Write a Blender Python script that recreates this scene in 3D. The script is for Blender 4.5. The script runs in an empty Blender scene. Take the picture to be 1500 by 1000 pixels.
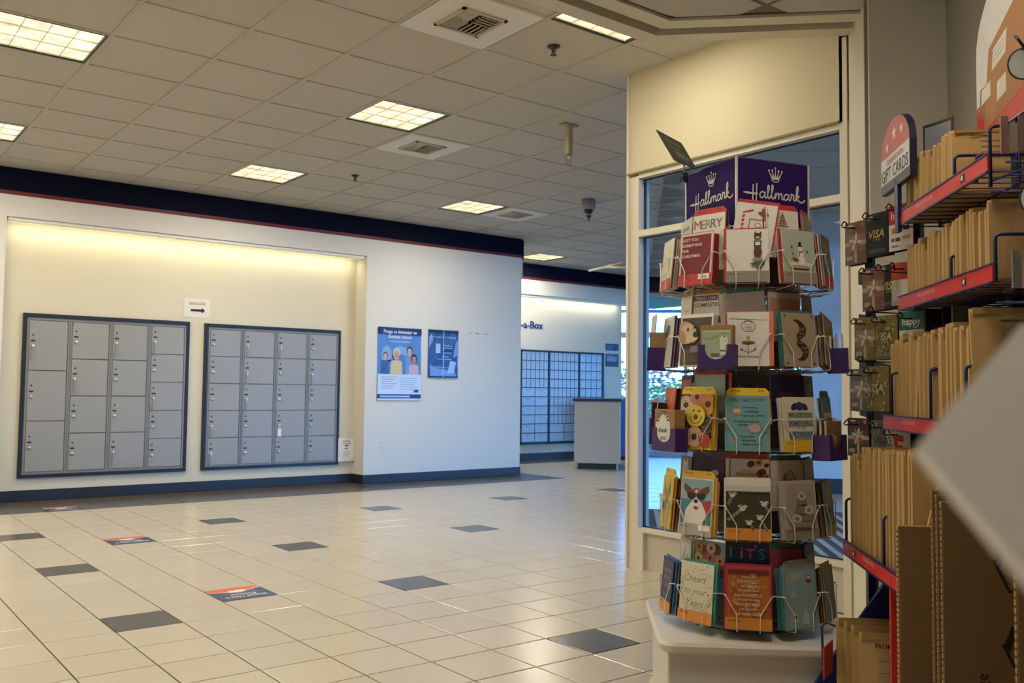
import bpy, math, random
from mathutils import Vector as V, Matrix

# ------------------------------------------------------------------ camera, world, exposure
SC = bpy.context.scene
COL = SC.collection
R2 = math.sqrt(2)
CAM_H = 1.1097
cam = bpy.data.cameras.new('camera')
camo = bpy.data.objects.new('camera', cam)
COL.objects.link(camo)
cam.sensor_width = 36
cam.lens = 1343.52 / 1500 * 36
cam.clip_start = 0.02
cam.dof.use_dof = True
cam.dof.focus_distance = 3.3
cam.dof.aperture_fstop = 8.5
_yaw, _pit, _rol = 0.6598228, 0.0548087, 0.0107543
_f = V((math.sin(_yaw) * math.cos(_pit), math.cos(_yaw) * math.cos(_pit), math.sin(_pit)))
_r = V((math.cos(_yaw), -math.sin(_yaw), 0))
_u = _r.cross(_f)
_r2 = math.cos(_rol) * _r + math.sin(_rol) * _u
_u2 = -math.sin(_rol) * _r + math.cos(_rol) * _u
camo.matrix_world = Matrix(((_r2.x, _u2.x, -_f.x, 0), (_r2.y, _u2.y, -_f.y, 0), (_r2.z, _u2.z, -_f.z, CAM_H), (0, 0, 0, 1)))
SC.camera = camo

vs = SC.view_settings
vs.view_transform = 'Standard'
vs.look = 'None'
vs.gamma = 1
vs.use_curve_mapping = False
vs.exposure = 0.18
SC.cycles.use_denoising = True
SC.cycles.max_bounces = 8
SC.cycles.diffuse_bounces = 5
SC.cycles.glossy_bounces = 4
SC.cycles.transparent_max_bounces = 12
SC.cycles.caustics_reflective = False
SC.cycles.caustics_refractive = False
SC.cycles.sample_clamp_indirect = 6

SKY_STRENGTH = 8.5
PANEL_EMIT = 1.25          # the visible diffuser of a ceiling light
PANEL_WATT = 27.0          # its lamp
COVE_WATT = 5.5
WARM = (1.0, 0.91, 0.76)
SOFFIT_FILL_WATT = 19.0

w = bpy.data.worlds.new('sky')
SC.world = w
w.use_nodes = True
nt = w.node_tree
nt.nodes.clear()
wo = nt.nodes.new('ShaderNodeOutputWorld')
bg = nt.nodes.new('ShaderNodeBackground')
tc = nt.nodes.new('ShaderNodeTexCoord')
sx = nt.nodes.new('ShaderNodeSeparateXYZ')
rp = nt.nodes.new('ShaderNodeValToRGB')
rp.color_ramp.elements[0].position = 0.45
rp.color_ramp.elements[0].color = (0.19, 0.50, 1.0, 1)
rp.color_ramp.elements[1].position = 0.9
rp.color_ramp.elements[1].color = (0.11, 0.38, 1.0, 1)
mr = nt.nodes.new('ShaderNodeMapRange')
mr.inputs[1].default_value = -1
mr.inputs[2].default_value = 1
nt.links.new(tc.outputs['Generated'], sx.inputs[0])
nt.links.new(sx.outputs[2], mr.inputs[0])
nt.links.new(mr.outputs[0], rp.inputs[0])
nt.links.new(rp.outputs[0], bg.inputs[0])
bg.inputs[1].default_value = SKY_STRENGTH
nt.links.new(bg.outputs[0], wo.inputs[0])

RND = random.Random(7)

# ------------------------------------------------------------------ materials
_mats = {}


def lin(c):
    return c / 12.92 if c <= 0.04045 else ((c + 0.055) / 1.055) ** 2.4


def hexrgb(h):
    h = h.lstrip('#')
    return tuple(lin(int(h[i:i + 2], 16) / 255) for i in (0, 2, 4))


def pm(h, rough=0.55, metal=0.0, var=0.08, scale=30.0, bump=0.0, bscale=200.0, rand=0.0, spec=0.5, name=None):
    """A procedural painted surface: colour with a little noise, optional bump, optional per-object variation."""
    key = (h, rough, metal, var, scale, bump, bscale, rand, spec)
    if key in _mats:
        return _mats[key]
    m = bpy.data.materials.new(name or 'surface_' + h.lstrip('#'))
    m.use_nodes = True
    n = m.node_tree
    b = n.nodes['Principled BSDF']
    b.inputs['Roughness'].default_value = rough
    b.inputs['Metallic'].default_value = metal
    b.inputs['Specular IOR Level'].default_value = spec
    c = hexrgb(h)
    tcn = n.nodes.new('ShaderNodeTexCoord')
    nz = n.nodes.new('ShaderNodeTexNoise')
    nz.inputs['Scale'].default_value = scale
    nz.inputs['Detail'].default_value = 3
    n.links.new(tcn.outputs['Object'], nz.inputs['Vector'])
    mx = n.nodes.new('ShaderNodeMix')
    mx.data_type = 'RGBA'
    mx.inputs[6].default_value = tuple(max(0, x * (1 - var)) for x in c) + (1,)
    mx.inputs[7].default_value = tuple(min(1, x * (1 + var)) for x in c) + (1,)
    n.links.new(nz.outputs[0], mx.inputs[0])
    out = mx.outputs[2]
    if rand:
        oi = n.nodes.new('ShaderNodeObjectInfo')
        mrr = n.nodes.new('ShaderNodeMapRange')
        mrr.inputs[3].default_value = 1 - rand
        mrr.inputs[4].default_value = 1 + rand * 0.6
        n.links.new(oi.outputs['Random'], mrr.inputs[0])
        hs = n.nodes.new('ShaderNodeHueSaturation')
        n.links.new(mrr.outputs[0], hs.inputs['Value'])
        n.links.new(out, hs.inputs['Color'])
        out = hs.outputs[0]
    n.links.new(out, b.inputs['Base Color'])
    if bump:
        n2 = n.nodes.new('ShaderNodeTexNoise')
        n2.inputs['Scale'].default_value = bscale
        n2.inputs['Detail'].default_value = 4
        n.links.new(tcn.outputs['Object'], n2.inputs['Vector'])
        bp = n.nodes.new('ShaderNodeBump')
        bp.inputs['Strength'].default_value = bump
        bp.inputs['Distance'].default_value = 0.004
        n.links.new(n2.outputs[0], bp.inputs['Height'])
        n.links.new(bp.outputs[0], b.inputs['Normal'])
    _mats[key] = m
    return m


def emit(name, rgb, strength, var=0.0, scale=6.0):
    m = bpy.data.materials.new(name)
    m.use_nodes = True
    n = m.node_tree
    n.nodes.clear()
    o = n.nodes.new('ShaderNodeOutputMaterial')
    e = n.nodes.new('ShaderNodeEmission')
    e.inputs[0].default_value = tuple(rgb) + (1,)
    e.inputs[1].default_value = strength
    if var:
        tcn = n.nodes.new('ShaderNodeTexCoord')
        nz = n.nodes.new('ShaderNodeTexNoise')
        nz.inputs['Scale'].default_value = scale
        n.links.new(tcn.outputs['Object'], nz.inputs['Vector'])
        mrr = n.nodes.new('ShaderNodeMapRange')
        mrr.inputs[1].default_value = 0.35
        mrr.inputs[2].default_value = 0.65
        mrr.inputs[3].default_value = strength * (1 - var)
        mrr.inputs[4].default_value = strength * (1 + var)
        n.links.new(nz.outputs[0], mrr.inputs[0])
        n.links.new(mrr.outputs[0], e.inputs[1])
    n.links.new(e.outputs[0], o.inputs[0])
    return m


def glassm(name, tint=(1, 1, 1), refl=0.12, rough=0.0):
    m = bpy.data.materials.new(name)
    m.use_nodes = True
    n = m.node_tree
    n.nodes.clear()
    o = n.nodes.new('ShaderNodeOutputMaterial')
    t = n.nodes.new('ShaderNodeBsdfTransparent')
    t.inputs[0].default_value = tuple(tint) + (1,)
    g = n.nodes.new('ShaderNodeBsdfGlossy')
    g.inputs['Roughness'].default_value = rough
    fr = n.nodes.new('ShaderNodeLayerWeight')
    fr.inputs[0].default_value = refl
    mx = n.nodes.new('ShaderNodeMixShader')
    n.links.new(fr.outputs['Fresnel'], mx.inputs[0])
    n.links.new(t.outputs[0], mx.inputs[1])
    n.links.new(g.outputs[0], mx.inputs[2])
    n.links.new(mx.outputs[0], o.inputs[0])
    return m


def stripem(name, ca, cb, per, rough=0.9):
    m = bpy.data.materials.new(name)
    m.use_nodes = True
    n = m.node_tree
    b = n.nodes['Principled BSDF']
    b.inputs['Roughness'].default_value = rough
    tcn = n.nodes.new('ShaderNodeTexCoord')
    wv = n.nodes.new('ShaderNodeTexNoise')
    wv.inputs['Scale'].default_value = 160
    n.links.new(tcn.outputs['Object'], wv.inputs['Vector'])
    mx = n.nodes.new('ShaderNodeMix')
    mx.data_type = 'RGBA'
    mx.inputs[6].default_value = hexrgb(ca) + (1,)
    mx.inputs[7].default_value = hexrgb(cb) + (1,)
    n.links.new(wv.outputs[0], mx.inputs[0])
    n.links.new(mx.outputs[2], b.inputs['Base Color'])
    return m


# ------------------------------------------------------------------ mesh builder
_glyphs = {}


def glyphs(body, bold=0.0):
    key = (body, bold)
    if key not in _glyphs:
        cu = bpy.data.curves.new('lettering', 'FONT')
        cu.body = body
        cu.size = 1
        cu.offset = bold
        cu.resolution_u = 2
        ob = bpy.data.objects.new('lettering', cu)
        me = bpy.data.meshes.new_from_object(ob)
        vs_ = [(v.co.x, v.co.y) for v in me.vertices]
        fs_ = [tuple(p.vertices) for p in me.polygons]
        bpy.data.objects.remove(ob)
        bpy.data.curves.remove(cu)
        bpy.data.meshes.remove(me)
        if vs_:
            x0 = min(v[0] for v in vs_)
            x1 = max(v[0] for v in vs_)
            y0 = min(v[1] for v in vs_)
            y1 = max(v[1] for v in vs_)
        else:
            x0 = x1 = y0 = y1 = 0
        _glyphs[key] = (vs_, fs_, x0, x1, y0, y1)
    return _glyphs[key]


def smooth_path(p, k=5):
    """Catmull-Rom through points of any dimension."""
    p = [V(q) for q in p]
    out = []
    for i in range(len(p) - 1):
        a = p[max(0, i - 1)]
        b = p[i]
        c = p[i + 1]
        d = p[min(len(p) - 1, i + 2)]
        for j in range(k):
            t = j / k
            out.append(0.5 * ((2 * b) + (c - a) * t + (2 * a - 5 * b + 4 * c - d) * t * t + (3 * b - a - 3 * c + d) * t ** 3))
    out.append(p[-1])
    return out


class MB:
    def __init__(s):
        s.v, s.f, s.fm, s.mats, s.sm = [], [], [], [], []

    def mi(s, m):
        if m not in s.mats:
            s.mats.append(m)
        return s.mats.index(m)

    def add(s, vs_, fs_, m, M=None, smooth=False):
        o = len(s.v)
        for q in vs_:
            q = V(q)
            s.v.append(tuple(M @ q) if M is not None else tuple(q))
        k = s.mi(m)
        for f in fs_:
            s.f.append(tuple(o + i for i in f))
            s.fm.append(k)
            s.sm.append(smooth)
        return s

    def box(s, x0, y0, z0, x1, y1, z1, m, M=None):
        return s.add([(x0, y0, z0), (x1, y0, z0), (x1, y1, z0), (x0, y1, z0), (x0, y0, z1), (x1, y0, z1), (x1, y1, z1), (x0, y1, z1)],
                     [(0, 3, 2, 1), (4, 5, 6, 7), (0, 1, 5, 4), (1, 2, 6, 5), (2, 3, 7, 6), (3, 0, 4, 7)], m, M)

    def bbox(s, x0, y0, z0, x1, y1, z1, m, b=0.003, M=None):
        """box with its edges along z chamfered and its top and bottom rims chamfered"""
        xs = [(x0 + b, y0), (x1 - b, y0), (x1, y0 + b), (x1, y1 - b), (x1 - b, y1), (x0 + b, y1), (x0, y1 - b), (x0, y0 + b)]
        xi = [(min(max(x, x0 + b), x1 - b), min(max(y, y0 + b), y1 - b)) for x, y in xs]
        vs_ = [(x, y, z0) for x, y in xi] + [(x, y, z0 + b) for x, y in xs] + [(x, y, z1 - b) for x, y in xs] + [(x, y, z1) for x, y in xi]
        fs_ = [tuple(range(7, -1, -1)), tuple(range(24, 32))]
        for L in range(3):
            for i in range(8):
                j = (i + 1) % 8
                fs_.append((L * 8 + i, L * 8 + j, L * 8 + 8 + j, L * 8 + 8 + i))
        return s.add(vs_, fs_, m, M)

    def prism(s, poly, z0, z1, m, M=None):
        n = len(poly)
        vs_ = [(x, y, z0) for x, y in poly] + [(x, y, z1) for x, y in poly]
        fs_ = [tuple(range(n - 1, -1, -1)), tuple(range(n, 2 * n))]
        for i in range(n):
            j = (i + 1) % n
            fs_.append((i, j, n + j, n + i))
        return s.add(vs_, fs_, m, M)

    def tube(s, pts, r, m, n=6, M=None, closed=False):
        pts = [V(p) for p in pts]
        k = len(pts)
        vs_, fs_ = [], []
        prev = None
        for i, p in enumerate(pts):
            if closed:
                t = (pts[(i + 1) % k] - pts[i - 1])
            else:
                t = pts[min(k - 1, i + 1)] - pts[max(0, i - 1)]
            if t.length < 1e-9:
                t = V((0, 0, 1))
            t.normalize()
            if prev is None:
                a = V((0, 0, 1)) if abs(t.z) < 0.9 else V((1, 0, 0))
                e1 = t.cross(a).normalized()
            else:
                e1 = (prev - t * prev.dot(t))
                e1 = e1.normalized() if e1.length > 1e-6 else t.orthogonal().normalized()
            prev = e1
            e2 = t.cross(e1)
            for j in range(n):
                a = 2 * math.pi * j / n
                vs_.append(p + r * (math.cos(a) * e1 + math.sin(a) * e2))
        for i in range(k if closed else k - 1):
            i2 = (i + 1) % k
            for j in range(n):
                j2 = (j + 1) % n
                fs_.append((i * n + j, i * n + j2, i2 * n + j2, i2 * n + j))
        if not closed:
            fs_.append(tuple(range(n - 1, -1, -1)))
            fs_.append(tuple((k - 1) * n + j for j in range(n)))
        return s.add(vs_, fs_, m, M, smooth=True)

    def lathe(s, prof, m, n=20, M=None):
        k = len(prof)
        vs_ = []
        for r, z in prof:
            for j in range(n):
                a = 2 * math.pi * j / n
                vs_.append((r * math.cos(a), r * math.sin(a), z))
        fs_ = []
        for i in range(k - 1):
            for j in range(n):
                j2 = (j + 1) % n
                fs_.append((i * n + j, i * n + j2, (i + 1) * n + j2, (i + 1) * n + j))
        fs_.append(tuple(range(n - 1, -1, -1)))
        fs_.append(tuple((k - 1) * n + j for j in range(n)))
        return s.add(vs_, fs_, m, M, smooth=True)

    # flat prints in the local xy plane, facing +z
    def flat(s, pts, m, z=0.0, M=None):
        return s.add([(p[0], p[1], z) for p in pts], [tuple(range(len(pts)))], m, M)

    def ell(s, cx, cy, rx, ry, m, z=0.0, n=16, rot=0.0, M=None):
        c, q = math.cos(rot), math.sin(rot)
        return s.flat([(cx + rx * math.cos(2 * math.pi * i / n) * c - ry * math.sin(2 * math.pi * i / n) * q,
                        cy + rx * math.cos(2 * math.pi * i / n) * q + ry * math.sin(2 * math.pi * i / n) * c) for i in range(n)], m, z, M)

    def ribbon(s, pts, wd, m, z=0.0, M=None):
        pts = [V((p[0], p[1])) for p in pts]
        vs_, fs_ = [], []
        k = len(pts)
        for i, p in enumerate(pts):
            t = pts[min(k - 1, i + 1)] - pts[max(0, i - 1)]
            t = t.normalized() if t.length > 1e-9 else V((1, 0))
            nn = V((-t.y, t.x)) * (wd / 2)
            vs_ += [(p.x - nn.x, p.y - nn.y, z), (p.x + nn.x, p.y + nn.y, z)]
        for i in range(k - 1):
            fs_.append((2 * i, 2 * i + 2, 2 * i + 3, 2 * i + 1))
        return s.add(vs_, fs_, m, M)

    def text(s, body, cx, cy, h, m, z=0.0, M=None, maxw=None, shear=0.0, align='c', sx=1.0, depth=0.0, bold=0.006):
        vs_, fs_, x0, x1, y0, y1 = glyphs(body, bold)
        if not vs_:
            return s
        k = h / 0.72
        kx = k * sx
        if maxw and (x1 - x0) * kx > maxw:
            kx = maxw / (x1 - x0)
        ox = (x0 + x1) / 2 if align == 'c' else x0
        P = [((x - ox) * kx + cx + shear * y * k, (y - 0.36) * k + cy, z + depth) for x, y in vs_]
        if depth:
            n = len(P)
            P2 = P + [(a, b, z) for a, b, _ in P]
            cnt = {}
            for f in fs_:
                for i in range(len(f)):
                    cnt[(f[i], f[(i + 1) % len(f)])] = 1
            side = [(a, a + n, b + n, b) for a, b in cnt if (b, a) not in cnt]
            return s.add(P2, list(fs_) + side, m, M)
        return s.add(P, fs_, m, M)

    def mesh(s, name):
        me = bpy.data.meshes.new(name)
        me.from_pydata(s.v, [], s.f)
        for m in s.mats:
            me.materials.append(m)
        me.polygons.foreach_set('material_index', s.fm)
        me.polygons.foreach_set('use_smooth', s.sm)
        me.update()
        return me

    def build(s, name, parent=None, M=None):
        return link(name, s.mesh(name), parent, M)


def link(name, data, parent=None, M=None):
    o = bpy.data.objects.new(name, data)
    COL.objects.link(o)
    if parent is not None:
        o.parent = parent
    if M is not None:
        o.matrix_local = M
    return o


def empty(name, loc=(0, 0, 0), parent=None, M=None):
    o = link(name, None, parent, M if M is not None else Matrix.Translation(V(loc)))
    o.empty_display_size = 0.05
    return o


def tag(o, label, cat, group=None):
    o['label'] = label
    o['category'] = cat
    if group:
        o['group'] = group
    return o


def struct(o):
    o['kind'] = 'structure'
    return o


def stuff(o):
    o['kind'] = 'stuff'
    return o


def copy_tree(o, parent=None, M=None):
    c = o.copy()
    COL.objects.link(c)
    if parent is not None:
        c.parent = parent
    if M is not None:
        c.matrix_local = M
    for ch in list(o.children):
        d = copy_tree(ch)
        d.parent = c
        d.matrix_local = ch.matrix_local.copy()
    return c


def frame(loc, x, y, z):
    x, y, z = V(x), V(y), V(z)
    return Matrix(((x.x, y.x, z.x, loc[0]), (x.y, y.y, z.y, loc[1]), (x.z, y.z, z.z, loc[2]), (0, 0, 0, 1)))


def facing(loc, nrm, lean=0.0, roll=0.0):
    """Matrix whose local x is the viewer's right, y up, z the outward normal; lean tips the top back."""
    nh = V((nrm[0], nrm[1], 0)).normalized()
    n = nh * math.cos(lean) + V((0, 0, 1)) * math.sin(lean)
    u = -nh * math.sin(lean) + V((0, 0, 1)) * math.cos(lean)
    r = u.cross(n)
    M = frame(loc, r, u, n)
    return M @ Matrix.Rotation(roll, 4, 'Z') if roll else M


def SCZ(s, c, z=0.0):
    return V(((s + c) / R2, (s - c) / R2, z))


MR = frame((0, 0, 0), (1 / R2, -1 / R2, 0), (1 / R2, 1 / R2, 0), (0, 0, 1))   # local (c, s, z)
T = Matrix.Translation
ROT = Matrix.Rotation

ORD = 'first second third fourth fifth sixth seventh eighth ninth tenth eleventh twelfth thirteenth fourteenth fifteenth sixteenth seventeenth eighteenth nineteenth twentieth twenty-first'.split()

# common colours
WALL = pm('#dcd7c9', 0.75, var=0.02, scale=3, bump=0.08, bscale=120, spec=0.2)
WALLW = pm('#dad0b3', 0.7, var=0.02, scale=3, bump=0.08, bscale=120, spec=0.2)
TRIM = pm('#d3ccb8', 0.45, var=0.02, scale=5)
TILE_C = pm('#c3bfb6', 0.9, var=0.10, scale=140, bump=0.5, bscale=260, rand=0.03, spec=0.1)
TEE = pm('#bab5aa', 0.6, var=0.03)
NAVY = pm('#03061f', 0.75, var=0.05, spec=0.15)
REDS = pm('#661617', 0.55, var=0.05)
BASEB = pm('#20262e', 0.5, var=0.10)
GROUT = pm('#43372a', 0.9, var=0.15)
TILE_F = pm('#c6bba6', 0.22, var=0.06, scale=60, bump=0.05, bscale=40, rand=0.035)
TILE_D = pm('#54504b', 0.22, var=0.08, scale=60, bump=0.05, bscale=40, rand=0.05)
LOCK = pm('#98978f', 0.40, metal=0.0, var=0.03, scale=8, rand=0.02)
LOCKF = pm('#7d7c76', 0.40, metal=0.0, var=0.03, scale=8)
DARKF = pm('#12182a', 0.5, var=0.06)
BLACK = pm('#0c0c0d', 0.45, var=0.1)
STEEL = pm('#c4c4c0', 0.28, metal=0.8, var=0.05)
WIRE = pm('#e8e4da', 0.35, metal=0.2, var=0.03)
RACKB = pm('#141b52', 0.4, var=0.06)
RACKR = pm('#d5382c', 0.45, var=0.04)
KRAFT = pm('#c09b60', 0.75, var=0.10, scale=40, bump=0.15, bscale=60, rand=0.12)
KRAFTD = pm('#a5834c', 0.75, var=0.10, scale=40, bump=0.15, bscale=60, rand=0.10)
CARDB = pm('#8a6a42', 0.85, var=0.08, scale=25, bump=0.1, bscale=90)
CARDE = pm('#a8885a', 0.9, var=0.25, scale=160)
WHITE = pm('#e9e6dc', 0.6, var=0.02)
PURPLE = pm('#3a1a5e', 0.5, var=0.06)


def project(P):
    d = V(P) - V((0, 0, CAM_H))
    z = d.dot(_f)
    if z < 0.05:
        return None
    return 750 + 1343.5 * d.dot(_r2) / z, 500 - 1343.5 * d.dot(_u2) / z, z


def in_view(pts, m=30):
    for p in pts:
        q = project(p)
        if q and -m < q[0] < 1500 + m and -m < q[1] < 1000 + m:
            return True
    return False


CEIL = 3.19
YW, YN, YB = 9.73, 9.99, 11.75      # wall face, locker niche back, far wall
# ------------------------------------------------------------------ floor with its tiles
fb = MB()
fb.box(-3.1, -2.6, -0.12, 19, 18, -0.004, GROUT)
floor = struct(fb.build('floor'))
TS = 0.305
FX, FY = 1.1862, 5.9672
g = 0.003
dark_cells = {(5 * i, 5 * j) for i in range(-1, 3) for j in range(-2, 2)} - {(10, -5), (10, -10), (-5, -5)} | {(15, 5), (20, 5), (20, 10)}


def tile_mesh(m):
    b = MB()
    h = TS / 2 - g
    k = 0.003
    vs_ = [(-h, -h, -0.004), (h, -h, -0.004), (h, h, -0.004), (-h, h, -0.004), (-h, -h, -k / 2), (h, -h, -k / 2), (h, h, -k / 2), (-h, h, -k / 2),
           (-h + k, -h + k, 0), (h - k, -h + k, 0), (h - k, h - k, 0), (-h + k, h - k, 0)]
    fs_ = [(8, 9, 10, 11)]
    for L in (0, 4):
        for i in range(4):
            j = (i + 1) % 4
            fs_.append((L + i, L + j, L + 4 + j, L + 4 + i))
    b.add(vs_, fs_, m)
    return b


tl, td = tile_mesh(TILE_F).mesh('floor_tile'), tile_mesh(TILE_D).mesh('dark_floor_tile')


def blocked(x, y):
    if y > YW - 0.02 and x < 7.72:
        return True
    if y > YB + 0.1 and x < 11.6:
        return True
    c, s = (x - y) / R2, (x + y) / R2
    if c > 0.30 and x > 4.2 and 8.95 > s:
        return True                     # under the entrance mat
    if c > 0.9 and s < 3.5:
        return True
    return s > 16.6


cells = []
for i in range(-15, 52):
    for j in range(-28, 36):
        x, y = FX + TS * (i + 0.5), FY + TS * (j + 0.5)
        if blocked(x, y):
            continue
        cs = [(x + a * TS / 2, y + b * TS / 2, 0) for a in (-1, 0, 1) for b in (-1, 0, 1)]
        dark = (i, j) in dark_cells or (j >= 10 and j < 13 and x < 7.95) or (x < 11.6 and YB - 0.5 < y < YB and x > 7.9)
        if in_view(cs):
            q = project((x, y, 0))
            cells.append((q[2] if q else 0.1, x, y, dark))
        else:
            cells.append((99 + math.hypot(x, y), x, y, dark))
cells.sort()
far_l, far_d = [], []
for n_, (d, x, y, dark) in enumerate(cells):
    if n_ < 300 and d < 90:
        link('dark_floor_tile' if dark else 'floor_tile', td if dark else tl, floor, T((x, y, 0)))
    elif d < 120:
        (far_d if dark else far_l).append((x, y))
for nm, src, lst in (('far_floor_tiles', tile_mesh(TILE_F), far_l), ('far_dark_floor_tiles', tile_mesh(TILE_D), far_d)):
    b = MB()
    for x, y in lst:
        b.add(src.v, src.f, src.mats[0], T((x, y, 0)))
    stuff(b.build(nm, floor))

# ------------------------------------------------------------------ ceiling: slab, tee grid, tiles
cb = MB()
cb.box(-3.1, -2.6, CEIL + 0.30, 19, 18, CEIL + 0.42, pm('#8f897c', 0.9))
ceiling = struct(cb.build('ceiling'))
CX, CY, CP = 1.375, 5.065, 0.61


def lobby(x, y):
    c, s = (x - y) / R2, (x + y) / R2
    if y > YW and x < 7.75:
        return False
    if y > YB and x < 11.6:
        return False
    if x > 4.23 and c > 0.02:
        return False
    if x > 0.4 and y < 3.3 and x < 4.3:
        return False                    # under the soffit
    return s < 16.6 and y > -2.5 and x > -3


light_cells = [(3, -3), (3, 1), (3, 5), (7, 5), (-1, 1), (-1, 5), (-1, -3), (12, 9), (-5, 1), (-5, -3), (-5, 5), (7, 9)]
vent_cells = [(2, -2), (4, 2), (8, 5)]
tm_ = MB().box(-0.2945, -0.2945, 0, 0.2945, 0.2945, 0.014, TILE_C).mesh('ceiling_tile')
ct = []
for i in range(-8, 30):
    for j in range(-14, 22):
        if (i, j) in light_cells or (i, j) in vent_cells:
            continue
        x, y = CX + CP * (i + 0.5), CY + CP * (j + 0.5)
        ks = [lobby(x + a * 0.28, y + b * 0.28) for a in (-1, 1) for b in (-1, 1)]
        if not any(ks):
            continue
        cs = [(x + a * CP / 2, y + b * CP / 2, CEIL) for a in (-1, 1) for b in (-1, 1)]
        q = project((x, y, CEIL))
        ct.append(((q[2] if q and in_view(cs, 0) else 99 + math.hypot(x, y)), x, y))
ct.sort()
b = MB()
for n_, (d, x, y) in enumerate(ct):
    if n_ < 235 and d < 90:
        link('ceiling_tile', tm_, ceiling, T((x, y, CEIL + 0.003)))
    else:
        b.box(x - 0.2945, y - 0.2945, CEIL + 0.003, x + 0.2945, y + 0.2945, CEIL + 0.017, TILE_C)
stuff(b.build('far_ceiling_tiles', ceiling))
# main runners along y, cross tees along x
for i in range(-7, 30):
    x = CX + CP * i
    y0, y1 = -2.5, YW
    if x > 0.4:
        y0 = 3.3
    if x > 4.2:
        y0 = x + 0.02
    if x > 7.75:
        y1 = YB
    if x > 11.6:
        y1 = 23.3 - x
    if y1 - y0 > 0.1:
        MB().box(x - 0.012, y0, CEIL - 0.006, x + 0.012, y1, CEIL + 0.003, TEE).build('ceiling_runner', ceiling)
for j in range(-12, 22):
    y = CY + CP * j
    x0, x1 = -3.0, 4.2
    if y > 4.2:
        x1 = y - 0.02
    if y < 3.3:
        x1 = 0.4
    if y > YW:
        x0 = 7.75
    if y > YB:
        x0, x1 = 11.6, 23.3 - y
    x1 = min(x1, 23.3 - y)
    if x1 - x0 > 0.1:
        MB().box(x0, y - 0.012, CEIL - 0.004, x1, y + 0.012, CEIL + 0.003, TEE).build('ceiling_tee', ceiling)
# entrance lobby behind the glass: tiles set on the diagonal
vm = MB().box(-0.2945, -0.2945, 0, 0.2945, 0.2945, 0.014, TILE_C).mesh('entrance_ceiling_tile')
for i in range(-9, 15):
    for j in range(-4, 6):
        s, c = 8.0 + 0.6 * (i + 0.5), 1.535 + 0.6 * (j + 0.5)
        p = SCZ(s, c)
        if c < 0.05 or p.x < 4.45 or c > 3.3:
            continue
        link('entrance_ceiling_tile', vm, ceiling, T((p.x, p.y, CEIL + 0.003)) @ ROT(math.pi / 4, 4, 'Z'))
b = MB()
for i in range(-9, 16):
    s = 8.0 + 0.6 * i
    c0 = max(0.02, 4.25 * R2 - s)
    b.box(c0, s - 0.012, CEIL - 0.004, 3.4, s + 0.012, CEIL + 0.003, TEE, MR)
for j in range(-2, 4):
    c = 1.535 + 0.6 * j
    b.box(c - 0.012, max(3.2, 4.25 * R2 - c), CEIL - 0.004, c + 0.012, 16.5, CEIL + 0.003, TEE, MR)
b.build('entrance_ceiling_grid', ceiling)

# ------------------------------------------------------------------ walls
TOP = CEIL + 0.3
NX0, NX1, NZ = 1.487, 5.333, 2.722
b = MB()
b.box(-3, YW, 0, NX0, YN + 0.25, TOP, WALL)
b.box(NX1, YW, 0, 7.70, YN + 0.25, TOP, WALL)
b.box(NX0, YW, NZ, NX1, YN + 0.25, TOP, WALL)
b.box(NX0, YN, 0, NX1, YN + 0.25, NZ, WALLW)
wall_left = struct(b.build('wall_left'))
b = MB()
b.box(7.70, YW + 0.10, 2.68, 7.80, YB, TOP, WALL)
b.box(7.70, YW + 0.09, 2.965, 7.808, YW + 0.10, CEIL, NAVY)
b.box(7.70, YW + 0.09, 2.93, 7.808, YW + 0.10, 2.965, REDS)
struct(b.build('trim_1'))
for nm, x0, x1, y in (('trim_2', -3, 7.706, YW), ('trim_3', 7.82, 11.606, YB - 0.24)):
    b = MB()
    b.box(x0, y - 0.009, 2.965, x1, y, CEIL - 0.004, NAVY)
    b.box(x0, y - 0.011, 2.93, x1, y, 2.965, REDS)
    struct(b.build(nm))
b = MB()
b.box(-3, YW - 0.008, 0, NX0 + 0.001, YW, 0.105, BASEB)
b.box(NX1 - 0.001, YW - 0.008, 0, 7.708, YW, 0.105, BASEB)
b.box(7.70, YW, 0, 7.708, YN + 0.25, 0.105, BASEB)
b.box(NX0, YN - 0.008, 0, NX1 - 0.008, YN, 0.105, BASEB)
b.box(NX1 - 0.008, YW, 0, NX1, YN - 0.008, 0.105, BASEB)
b.box(NX0, YW, 0, NX0 + 0.008, YN - 0.008, 0.105, BASEB)
struct(b.build('baseboard_left'))
# far wall with its own lit niche
b = MB()
b.box(7.70, YN + 0.25, 0, 7.72, YB + 0.2, TOP, WALL)
b.box(7.72, YB, 0, 11.6, YB + 0.2, TOP, pm('#dcd5c2', 0.7, var=0.02, scale=3, spec=0.2))
b.box(7.80, YB - 0.24, 2.69, 11.6, YB, TOP, WALL)
struct(b.build('wall_back'))
struct(MB().box(7.72, YB - 0.01, 0, 11.61, YB, 0.11, BASEB).build('baseboard_back'))
# walls behind and beside the camera
b = MB()
b.box(-3.2, -2.6, 0, -3.0, YN + 0.25, TOP, WALL)
struct(b.build('wall_west'))
b = MB()
b.box(-3.0, -2.7, 0, 1.6, -2.5, TOP, WALL)
struct(b.build('wall_south'))
# retail wall behind the envelope rack (diagonal), with the white pilaster at the glass
SHADEW = pm('#9c978a', 0.8, var=0.03, scale=4, bump=0.08, bscale=120)  # wall colour darkened to stand for the face in shade
b = MB()
cP = 1.131
b.box(cP, 4.47, 0, cP + 0.05, 4.85, TOP, TRIM, MR)
b.box(cP - 0.014, 4.47, 0, cP + 0.05, 4.485, TOP, pm('#8b8269', 0.6), MR)
b.box(cP, 4.45, 0, 1.52, 4.47, TOP, WALL, MR)
b.box(1.483, -0.2, 0, 1.55, 4.47, TOP, SHADEW, MR)
struct(b.build('wall_right'))

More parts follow.
